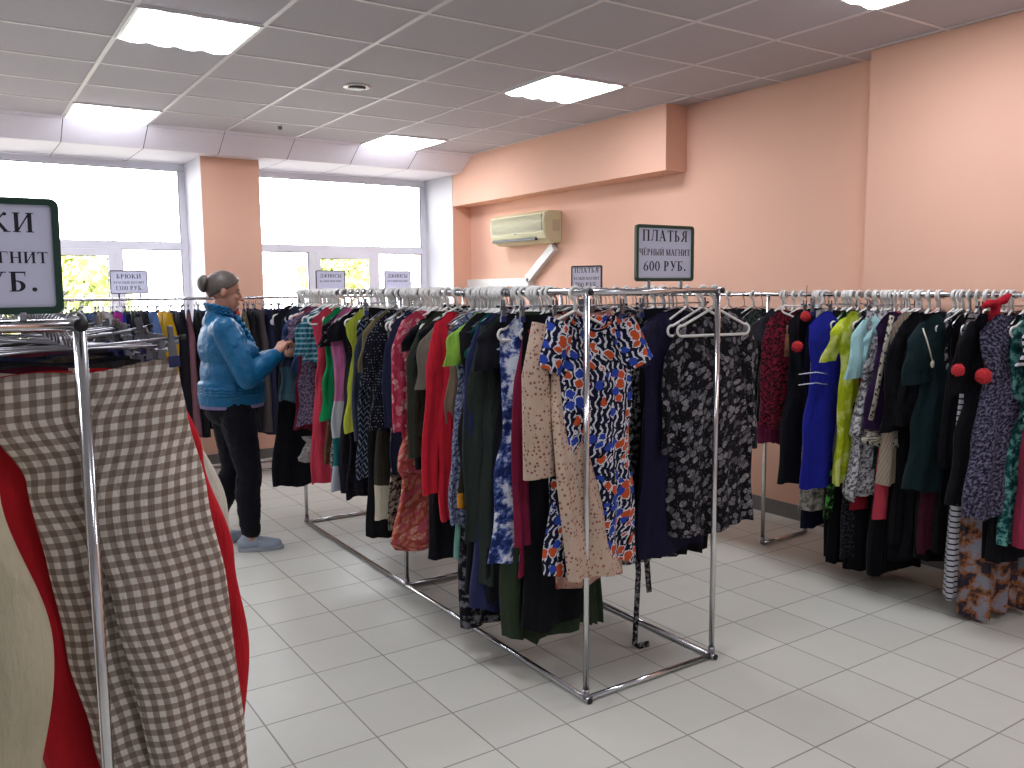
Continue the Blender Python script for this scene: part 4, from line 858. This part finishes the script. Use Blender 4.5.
def glyph(c):
    if c == ' ': return [], .36
    if c == 'П': return stem(.2)+stem(.78)+hb(.1, .88, .97), 1.0
    if c == 'Л': return diag(.2, .05, .38, 1, .08)+dot(.14, .08, .08)+stem(.8)+hb(.3, .9, .97), 1.0
    if c == 'А': return diag(.13, 0, .46, 1, .07)+diag(.78, 0, .44, 1, .2)+hb(.22, .68, .33)+[q_(.02, 0, .28, SF), q_(.6, 0, .97, SF)], 1.0
    if c == 'Т': return stem(.45, st=False)+hb(.05, .85, .965, .07)+droop(.11, 1)+[[(.79, 1), (.85, 1), (.83, .78), (.81, .78)], [(.05, 1), (.11, 1), (.09, .78), (.06, .78)]], .9
    if c == 'Ь': return stem(.2)+bowl(.2, 0, .56), .78
    if c == 'Ы': return stem(.2)+bowl(.2, 0, .56)+stem(.95), 1.15
    if c == 'Я': return stem(.72)+[[(.92-x, y) for x, y in p] for p in bowl(.2, .44, 1)]+diag(.14, 0, .46, .46, .2)+[q_(.02, 0, .26, SF)], .92
    if c == 'Ч': return stem(.75)+stem(.2, .58, 1, sb=False)+arc(.45, .58, .345, .2, 180, 270)+hb(.42, .75, .415), .95
    if c in 'ЕЁ':
        r = stem(.2)+hb(.1, .74, .97)+hb(.2, .58, .52)+hb(.1, .78, .03)+[[(.68, 1), (.74, 1), (.73, .76), (.71, .76)], [(.72, 0), (.79, 0), (.79, .26), (.77, .26)], q_(.54, .38, .58, .66)]
        return r+(dot(.32, 1.18, .075)+dot(.58, 1.18, .075) if c == 'Ё' else []), .85
    if c == 'Р': return stem(.2)+bowl(.2, .44, 1), .82
    if c == 'Н': return stem(.2)+stem(.8)+hb(.2, .8, .5), 1.0
    if c in 'ИЙ': return stem(.2)+stem(.8)+diag(.24, .06, .76, .94, .08)+(arc(.5, 1.25, .19, .15, 180, 360, .05, .06) if c == 'Й' else []), 1.0
    if c == 'М': return stem(.15, w=.07)+stem(1.0)+diag(.54, 0, .2, 1, .2)+diag(.54, 0, .93, 1, .07), 1.18
    if c == 'Г': return stem(.2)+hb(.1, .74, .97)+[[(.68, 1), (.74, 1), (.73, .72), (.71, .72)]], .78
    if c == 'У': return diag(.5, .34, .17, 1, .2)+diag(.32, .06, .76, 1, .07)+dot(.27, .1, .095)+[q_(.02, .95, .36, 1), q_(.6, .95, .92, 1)], .92
    if c == 'Б': return stem(.2)+bowl(.2, 0, .56)+hb(.1, .7, .97)+[[(.64, 1), (.7, 1), (.69, .76), (.67, .76)]], .82
    if c == 'К': return stem(.2)+diag(.34, .5, .7, .94, .1)+diag(.78, .02, .38, .56, .2)+dot(.74, .91, .09)+[q_(.64, 0, .97, SF)], .98
    if c == 'Ю': return stem(.2)+hb(.2, .5, .5)+arc(.86, .5, .42, .5, 0, 360, TK, TN, 28), 1.34
    if c == 'О': return arc(.47, .5, .45, .5, 0, 360, TK, TN, 28), .95
    if c == 'Д': return diag(.22, .06, .4, 1, .08)+stem(.78, sb=False)+hb(.3, .88, .97)+hb(.04, .98, .03)+[q_(.04, -.2, .09, .04), q_(.93, -.2, .98, .04)], 1.02
    if c == 'Ж': return stem(.65)+diag(.85, .5, 1.12, .94, .09)+diag(1.2, .02, .85, .54, .17)+dot(1.14, .9, .08)+diag(.45, .5, .18, .94, .09)+diag(.1, .02, .45, .54, .17)+dot(.16, .9, .08)+hb(.45, .85, .5), 1.32
    if c == 'С': return arc(.47, .5, .44, .5, 50, 310, TK, TN, 24)+[q_(.74, .7, .79, .98)], .86
    if c == '0': return arc(.35, .5, .32, .5, 0, 360, .17, TN, 28), .7
    if c == '6': return arc(.35, .31, .32, .31, 0, 360, .16, TN, 24)+[[(.03, .31), (.2, .31), (.34, .78), (.22, .78)], [(.22, .78), (.34, .78), (.62, 1), (.56, 1)]], .7
    if c == '1': return stem(.36, st=False)+[[(.27, .9), (.27, .82), (.12, .78), (.12, .82)]], .66
    if c == '3': return arc(.3, .74, .29, .26, -90, 150, .16, TN, 16)+arc(.3, .27, .34, .29, -150, 95, .17, TN, 18), .7
    if c == '7': return [q_(.06, .88, .64, 1)]+diag(.26, 0, .58, .9, .14)+[q_(.06, .76, .1, 1)], .66
    if c == '.': return dot(.16, .1, .11), .34
    return q_(0, 0, .5, 1), .6
def lettering(lines, W, y):
    """lines: (text, cap height, baseline z, squeeze)"""
    b = MB()
    for txt, h, z, sq, *off in lines:
        gs = [glyph(c) for c in txt]; sp = .07; w = sum(g[1]+sp for g in gs)-sp; x = -w*h*sq/2+(off[0] if off else 0)
        for P, a in gs:
            for poly in P:
                pts = [(x+px*h*sq, z+pz*h) for px, pz in poly]
                ar = sum(p[0]*q[1]-q[0]*p[1] for p, q in zip(pts, pts[1:]+pts[:1]))
                b.prism(pts if ar > 0 else pts[::-1], y-.0006, y)
            x += (a+sp)*h*sq
    return b
def rrect(w, h, r, n=5):
    P = []
    for cx, cy, a0 in ((w/2-r, h/2-r, 0), (-w/2+r, h/2-r, 90), (-w/2+r, -h/2+r, 180), (w/2-r, -h/2+r, 270)):
        for k in range(n+1): a = radians(a0+90*k/n); P.append((cx+r*cos(a), cy+r*sin(a)))
    return P
def sign(label, loc, rz, lines, frame, W=.297, H=.21, foot=.03, barz=0., tilt=0., fw=.012):
    r = thing('price_sign', uniq(label), 'price sign', loc, rz, 'framed price signs on the racks'); r.rotation_euler.x = tilt
    o, i = rrect(W, H, .014), rrect(W-2*fw, H-2*fw, .006); n = len(o); z0 = foot+H/2
    rows = [[(x, -.006, z+z0) for x, z in i], [(x, -.006, z+z0) for x, z in o], [(x, .006, z+z0) for x, z in o], [(x, .006, z+z0) for x, z in i], [(x, -.006, z+z0) for x, z in i]]
    MB().grid(rows).build('frame', frame, r, False)
    MB().box(-W/2+fw-.002, W/2-fw+.002, -.0015, .0035, z0-H/2+fw-.002, z0+H/2-fw+.002).build('paper_panel', PAPER, r, False)
    lettering([(t, h, z0+z, *s_) for t, h, z, *s_ in lines], W, -.0016).build('lettering', INK, r, False)
    for x in (-W*.28, W*.28): MB().box(x-.006, x+.006, -.007, .007, -.002, foot+.004).build('clamp', STEEL if frame is GREENP else frame, r, False, .003)
    return r
L3 = lambda a, b, c: [(a, .043, .048, .93), (b, .0235, -.008, .80), (c, .038, -.066, .98)]
sign('green-framed sign ПЛАТЬЯ 600 РУБ. on the end bar of the middle rack', (2.2805, MY, MH+.0125), 0, [('ПЛАТЬЯ', .041, .045, .95), ('ЧЁРНЫЙ МАГНИТ', .024, -.008, .85), ('600 РУБ.', .037, -.066, 1.02)], GREENP, foot=.025)
sign('green-framed sign cut by the left edge, reading КИ, ГНИТ and УБ.', (.028, LYB, LH+.0125), radians(0), [('БРЮКИ', .034, .042, 1.0, .020), ('ЧЁРНЫЙ МАГНИТ', .020, -.012, 1.0), ('600 РУБ.', .035, -.062, 1.08)], GREENP, H=.204, foot=.010, tilt=radians(4))
sign('dark-framed sign БРЮКИ on the window rack before the left window', (1.19, WY, WH+.0125), 0, [('БРЮКИ', .034, .028, 1.0), ('КРАСНЫЙ МАГНИТ', .019, -.012, .84), ('1300 РУБ.', .034, -.062, .9)], BLACKF, W=.274, H=.182, foot=.03, fw=.007)
sign('dark-framed sign ДЖИНСЫ before the opening sash of the right window', (2.845, WY, WH+.0125), 0, [('ДЖИНСЫ', .032, .032, .95), ('БЕЛЫЙ МАГНИТ'.replace('Б', 'Б'), .018, -.008, .95)], BLACKF, W=.272, H=.19, foot=.03, fw=.007)
sign('dark-framed sign ДЖИНСЫ at the right side of the right window', (3.50, WY, WH+.0125), 0, [('ДЖИНСЫ', .032, .032, .95), ('КРАСНЫЙ МАГНИТ', .018, -.008, .84)], BLACKF, W=.272, H=.19, foot=.03, fw=.007)
sign('black-framed sign ПЛАТЬЯ on the wall rack under the air conditioner', (RX+.0, 5.02, RH+.0125), radians(-72), [('ПЛАТЬЯ', .038, .042, .95), ('БЕЛЫЙ МАГНИТ', .021, -.010, .92), ('700 РУБ.', .036, -.066, .98)], BLACKF, W=.272, H=.19, foot=.01, fw=.009)

# ------------------------------------------------------------------ the shopper
PX, PY, PROT = 1.385, 5.10, radians(-7)
pr_ = thing('person', 'woman in a blue jacket and black trousers handling clothes at the middle rack', 'person', (PX, PY, 0), PROT)
def fuse(parts, name, mat, voxel, smooth=4, parent=None, fac=.5, tex=None):
    """one continuous surface grown round a set of overlapping limbs"""
    me = parts.mesh(name+'_raw', mat); o = bpy.data.objects.new(name+'_raw', me); C.objects.link(o)
    rm = o.modifiers.new('r', 'REMESH'); rm.mode = 'VOXEL'; rm.voxel_size = voxel; rm.use_smooth_shade = True
    sm = o.modifiers.new('s', 'SMOOTH'); sm.factor = fac; sm.iterations = smooth
    if tex:
        for sc_, st, dep in tex:
            tx = bpy.data.textures.new(name, 'CLOUDS'); tx.noise_scale = sc_; tx.noise_depth = dep
            d = o.modifiers.new('d', 'DISPLACE'); d.texture = tx; d.strength = st; d.mid_level = .5; d.texture_coords = 'LOCAL'
    dg = bpy.context.evaluated_depsgraph_get(); nm = bpy.data.meshes.new_from_object(o.evaluated_get(dg)); nm.name = name
    bpy.data.objects.remove(o); nm.materials.clear(); nm.materials.append(mat)
    for p in nm.polygons: p.use_smooth = True
    return link(name, nm, parent)
def chain(b, pts, n=16):
    """tapering limb through (f, l, z, radius) stations"""
    P = [Vector(p[:3]) for p in pts]; R = [p[3] for p in pts]; PP, RR = [], []
    for i in range(len(P)-1):
        for k in range(6): t = k/6; PP.append(P[i].lerp(P[i+1], t)); RR.append(R[i]+(R[i+1]-R[i])*t)
    PP.append(P[-1]); RR.append(R[-1]); b.tube(PP, RR, n)
    for p, r in zip(P, R): b.ball(p, r, 14, 10)
    return b
SKIN = NT('skin'); so = SKIN.coord('Object'); sn = SKIN.noise(so, 22, 3.); SKIN.set(SKIN.mix(sn.outputs[0], lin('a8745d'), lin('bf8d75')), .5, 0, .4); SKIN.b.inputs['Subsurface Weight'].default_value = .08; SKIN = SKIN.m
b = MB()
tilt = Matrix.Rotation(radians(7), 3, 'Y')
HC = Vector((-.022, 0, 1.560))
def hp(f, l, z): return HC+tilt @ Vector((f, l, z))
b.ball(hp(-.012, 0, .012), (.090, .072, .083), 24, 16, tilt)           # cranium
b.ball(hp(.030, 0, -.055), (.052, .056, .078), 20, 14, tilt)           # face
b.ball(hp(.040, 0, -.108), (.034, .036, .024), 16, 10, tilt)           # chin
b.ball(hp(.012, 0, -.092), (.050, .050, .036), 16, 10, tilt)           # jaw
b.ball(hp(.071, 0, .004), (.012, .045, .014), 14, 8, tilt)             # brow
chain(b, [(*hp(.074, 0, -.006), .009), (*hp(.090, 0, -.030), .0105), (*hp(.102, 0, -.047), .0125)], 10)    # nose
for s in (-1, 1):
    b.ball(hp(.090, .010*s, -.052), .0075, 10, 8); b.ball(hp(.056, .036*s, -.040), (.020, .020, .018), 12, 8)     # nostril wing, cheek
b.ball(hp(.079, 0, -.072), (.009, .020, .0055), 12, 8); b.ball(hp(.077, 0, -.083), (.009, .018, .006), 12, 8)   # lips
for s in (-1, 1):
    b.ball(hp(-.018, .076*s, -.014), (.019, .012, .032), 14, 10, tilt); b.ball(hp(-.012, .072*s, -.034), (.010, .008, .012), 10, 8)
chain(b, [(-.04, 0, 1.49, .048), (-.055, 0, 1.42, .049), (-.065, 0, 1.36, .058)])
chain(b, [(-.065, -.09, 1.345, .045), (-.06, .09, 1.345, .045)])
b.ball((-.05, 0, 1.22), (.115, .165, .19), 24, 16); b.ball((-.01, 0, 1.0), (.125, .155, .17), 24, 16); b.ball((-.01, 0, .87), (.14, .175, .13), 24, 16)
RS, RE, RWR = (-.06, -.185, 1.335), (.045, -.250, 1.055), (.222, -.170, 1.175)
LS, LE, LW = (-.055, .185, 1.335), (.09, .235, 1.065), (.300, .06, 1.165)
chain(b, [(*RS, .045), (*RE, .040), (*RWR, .027)]); chain(b, [(*LS, .045), (*LE, .040), (*LW, .027)])
LEGS = {-1: [(.0, -.095, .87), (.055, -.10, .48), (.045, -.105, .085)], 1: [(-.02, .095, .87), (.0, .10, .48), (-.125, .115, .095)]}
for s, (h, k, a) in LEGS.items(): chain(b, [(*h, .085), (*k, .055), (*a, .04)])
def hand(b, wrist, aim, palm_n, side, curl, spread=.0):
    """palm, four jointed fingers and a thumb that leaves the side of the palm"""
    w = Vector(wrist); d = Vector(aim).normalized(); n = Vector(palm_n); n = (n-d*n.dot(d)).normalized(); a = d.cross(n)*side     # a points to the thumb side
    for i, t in enumerate((-.5, -.17, .17, .5)):
        base = w+d*.085+a*(.062*t)-n*.003*abs(t)
        chain(b, [(*(w+d*.008+a*.018*t), .0145), (*(w+d*.045+a*.045*t), .0150), (*base, .0110)], 10)
        L = (.068, .080, .084, .074)[i]; cu = curl[i]; p = base; dv = d+a*spread*t; dv.normalize(); R = [.0092, .0086, .0078, .0068]; st = [(*p, R[0])]
        for j, fr in enumerate((.45, .32, .23)):
            ang = radians(cu*(.8, 1.15, .8)[j]); ax = dv.cross(n).normalized(); dv = Matrix.Rotation(ang, 3, ax) @ dv; nn = Matrix.Rotation(ang, 3, ax) @ n; n_, n = n, nn; p = p+dv*L*fr; st.append((*p, R[j+1]))
        n = Vector(palm_n); n = (n-d*n.dot(d)).normalized(); chain(b, st, 10)
    t0 = w+d*.025+a*.022+n*.006; t1 = t0+(d*.55+a*.75+n*.4).normalized()*.036; t2 = t1+(d*.85+a*.25+n*.55).normalized()*.032; t3 = t2+(d*.9-a*.1+n*.55).normalized()*.024
    chain(b, [(*t0, .0145), (*t1, .0105), (*t2, .0092), (*t3, .0072)], 10)
hand(b, RWR, (.58, .30, .76), (.75, .45, -.65), 1, (38, 42, 44, 40), .25)
hand(b, LW, (.85, -.22, .22), (-.1, -.9, .35), -1, (8, 24, 34, 40), .2)
person_body = fuse(b, 'body', SKIN, .0042, 3, pr_)
EYEW = simple('eye_white', '9c928b', .4); IRIS = simple('eye_iris', '3a3a40', .2); BROW = simple('brow_hair', '6a5546', .8); LIP = simple('lip_skin', 'a35f5a', .5)
for s in (-1, 1):
    e = MB().ball(hp(.0665, .031*s, -.012), .0125, 14, 10).build('eye', EYEW, pr_); MB().ball(hp(.0755, .0325*s, -.0135), (.0045, .0055, .0055), 10, 8).build('iris', IRIS, e)
    MB().tube([hp(.074, .018*s, .006), hp(.072, .034*s, .011), hp(.060, .050*s, .005)], .0035, 8, flat=.8).build('eyebrow', BROW, pr_)
    MB().tube([hp(.0765, .020*s, -.006), hp(.0775, .032*s, -.002), hp(.066, .044*s, -.008)], .0038, 8).build('eyelid', SKIN, pr_)
MB().tube([hp(.081, -.017, -.077), hp(.0885, 0, -.0765), hp(.081, .017, -.077)], .0035, 8).build('mouth', LIP, pr_)
HAIR = NT('hair'); ho = HAIR.coord('Object'); mp = HAIR.n('ShaderNodeMapping'); mp.inputs['Scale'].default_value = (6, 60, 60); HAIR.l(ho, mp.inputs[0]); hn = HAIR.noise(mp.outputs[0], 4., 4.)
HAIR.set(HAIR.mix(hn.outputs[0], lin('1f1915'), lin('62564d')), .45); HAIR.bump(hn.outputs[0], .5, .006); HAIR = HAIR.m
hb_ = MB()
def cap_rows():
    rows = []
    for j in range(15):
        row = []
        for i in range(36):
            ph = 2*pi*i/36; fx = cos(ph)
            g_ = (1-fx)/2; t2 = radians(4+((52+80*g_**.75+6*g_**3)-4)*j/14); v = Vector((-.012+.0975*sin(t2)*cos(ph), .0795*sin(t2)*sin(ph), .012+.0905*cos(t2))); row.append(HC+tilt @ v)
        rows.append(row)
    return rows
rows = cap_rows(); hb_.grid(rows, True, None, True, False)
hair = hb_.build('hair', HAIR, pr_); so_ = hair.modifiers.new('s', 'SOLIDIFY'); so_.thickness = .006; so_.offset = -1
bb = MB(); bc = hp(-.122, 0, .020)
for k in range(4):
    a0 = k*1.6; pts = [bc+Vector((.004*k-.012+.006*cos(t*1.7), 0.032*cos(t+a0)*(.55+.15*k), 0.037*sin(t+a0)*(.55+.15*k))) for t in [2*pi*j/20 for j in range(21)]]; bb.tube(pts, .0155, 10)
bb.ball(bc, (0.036, .040, .042), 16, 12); fuse(bb, 'hair_bun', HAIR, .005, 2, pr_)
# jacket
JK = NT('blue_leather'); jo = JK.coord('Object'); jn = JK.noise(jo, 14, 4.); JK.set(JK.mix(jn.outputs[0], lin('04486f'), lin('0a638f')), .42, 0, .32); jn2 = JK.noise(jo, 34, 4.); JK.bump(jn2.outputs[0], .5, .012); JK = JK.m
j = MB()
j.ball((-.05, 0, 1.23), (.140, .195, .18), 28, 18); j.ball((-.02, 0, 1.07), (.165, .195, .19), 28, 18); j.ball((-.012, 0, .97), (.172, .205, .105), 28, 18)
j.ball((.02, 0, 1.17), (.135, .165, .12), 24, 16)
chain(j, [(-.07, -.13, 1.325, .072), (-.065, .13, 1.325, .072)])
chain(j, [(-.085, 0, 1.36, .075), (-.07, 0, 1.42, .066)])
j.tube([(-.012, 0, 1.02), (-.012, 0, .885)], .19, 36, flat=1.0)
def sle(S, E, W):
    d = (Vector(W)-Vector(E)); w2 = Vector(E)+d*.93
    chain(j, [(*S, .074), (*(Vector(S).lerp(Vector(E), .5)), .072), (*E, .066), (*(Vector(E)+d*.5), .060), (*w2, .048)], 20)
sle(RS, RE, RWR); sle(LS, LE, LW)
jk = fuse(j, 'jacket', JK, .008, 5, pr_, .5, [(.06, .008, 1), (.018, .004, 1)])
wb = MB()
for z in (.955, .972, .989):     # gathered, studded waistband
    wb.tube([(-.014+(.176+.004*sin(26*a))*cos(a), (.200+.004*sin(26*a))*sin(a), z+.003*sin(15*a)) for a in [2*pi*k/120 for k in range(120)]], .0095, 8, closed=True)
wb.build('waistband', JK, pr_)
cl_ = MB()
for z, r in ((1.425, .062), (1.442, .064), (1.458, .066)):
    cl_.tube([(-.058+(r+.003*sin(14*a))*cos(a)*1.05-.25*(z-1.42), (r+.003*sin(14*a))*sin(a), z-.016*cos(a)+.003*sin(14*a)) for a in [2*pi*k/80 for k in range(80)]], .0105, 8, closed=True)
cl_.build('collar', JK, pr_)
fr_ = MB()
P_, R_ = [], []
for k in range(61):
    t = k/60; P_.append((.030+.128*sin(min(1, t*1.3)*pi*.55)+.004*sin(k*1.1), -.02+.008*sin(k*1.7), 1.40-.48*t)); R_.append(.017+.004*sin(k*1.3))
fr_.tube(P_, R_, 10)
fr_.build('front_ruffle', JK, pr_)
hm = MB().tube([(-.012, 0, .915), (-.012, 0, .868)], [.184, .182], 40)
hm.build('shirt_hem', simple('lilac_shirt', '7d6a96', .8), pr_)
TR = fab(('plain', '12131b')); t_ = MB(); t_.ball((-.014, 0, .85), (.158, .172, .105), 24, 16)
for s, (h, k, a) in LEGS.items():
    h, k, a = Vector(h), Vector(k), Vector(a); chain(t_, [(h.x-.005, h.y, h.z-.02, .108), (h.x*.6+k.x*.4-.006, h.y, h.z*.6+k.z*.4, .096), (*k, .074), (*(k.lerp(a, .3)-Vector((.012, 0, 0))), .074), (*(a+Vector((0, 0, .08))), .060), (*(a+Vector((.004, 0, .045))), .058)], 20)
fuse(t_, 'trousers', TR, .008, 4, pr_, .5, [(.05, .014, 2), (.02, .006, 1)])
SHOE = simple('grey_canvas', '8f99a6', .7, 0, .08); SOLE = simple('grey_rubber', '9aa0a6', .6); LACE = simple('shoe_lace', 'b9c2cc', .8)
for s, (h, k, a) in LEGS.items():
    ax, ay = a[0], a[1]; zz = 0 if s < 0 else 0.; yaw = radians(-10 if s < 0 else 14); M_ = Matrix.Rotation(yaw, 3, 'Z')
    def at(f, l, z): return Vector((ax, ay, zz))+M_ @ Vector((f, l, z))
    sh = MB(); chain(sh, [(*at(-.045, 0, .052), .036), (*at(.02, 0, .055), .040), (*at(.09, 0, .042), .036), (*at(.15, 0, .034), .030)], 16); sh.ball(at(-.01, 0, .085), (.05, .038, .03), 16, 10); sh.ball(at(.10, 0, .03), (.075, .044, .028), 18, 12)
    so2 = fuse(sh, 'shoe', SHOE, .005, 3, pr_)
    ring = []
    for kx in range(28):
        aa = 2*pi*kx/28; ring.append((.058+.132*cos(aa), (.040+.006*cos(aa-.3))*sin(aa)))
    rows = [[at(x*.97+.001, y*.96, .0005) for x, y in ring], [at(x, y, .004) for x, y in ring], [at(x, y, .020) for x, y in ring], [at(x*.97+.001, y*.95, .026) for x, y in ring]]
    MB().grid(rows, True, None, True, True).build('sole', SOLE, so2)
    lc = MB()
    for q in range(4): lc.tube([at(.028+.022*q, -.034, .070-.009*q), at(.034+.022*q, -.018, .086-.009*q), at(.038+.022*q, 0, .092-.009*q), at(.034+.022*q, .018, .086-.009*q), at(.028+.022*q, .034, .070-.009*q)], .004, 6)
    lc.build('laces', LACE, so2)

# ------------------------------------------------------------------ light
w = bpy.data.worlds.new('sky'); bpy.context.scene.world = w; w.use_nodes = True; nt = w.node_tree; bg = nt.nodes['Background']
bg.inputs[0].default_value = (.93, .96, 1.0, 1); bg.inputs[1].default_value = 7.0
for i, (x0, x1) in enumerate(((-.04, 1.86), (2.47, 4.37), (-2.55, -.65))):
    ld = bpy.data.lights.new('window_portal', 'AREA'); ld.shape = 'RECTANGLE'; ld.size = x1-x0; ld.size_y = 1.75; ld.cycles.is_portal = True
    lo2 = bpy.data.objects.new('window_portal', ld); C.objects.link(lo2); lo2.location = ((x0+x1)/2, YF+.1, 1.83); lo2.rotation_euler = (radians(-90), 0, 0)
sc = bpy.context.scene
sc.view_settings.view_transform = 'Standard'; sc.view_settings.look = 'None'; sc.view_settings.gamma = 1; sc.view_settings.use_curve_mapping = False; sc.view_settings.exposure = 1.0
sc.cycles.use_denoising = True; sc.cycles.max_bounces = 7; sc.cycles.diffuse_bounces = 4; sc.cycles.glossy_bounces = 3; sc.cycles.transmission_bounces = 4; sc.cycles.transparent_max_bounces = 8; sc.cycles.caustics_reflective = False; sc.cycles.caustics_refractive = False
sc.cycles.sample_clamp_indirect = 6
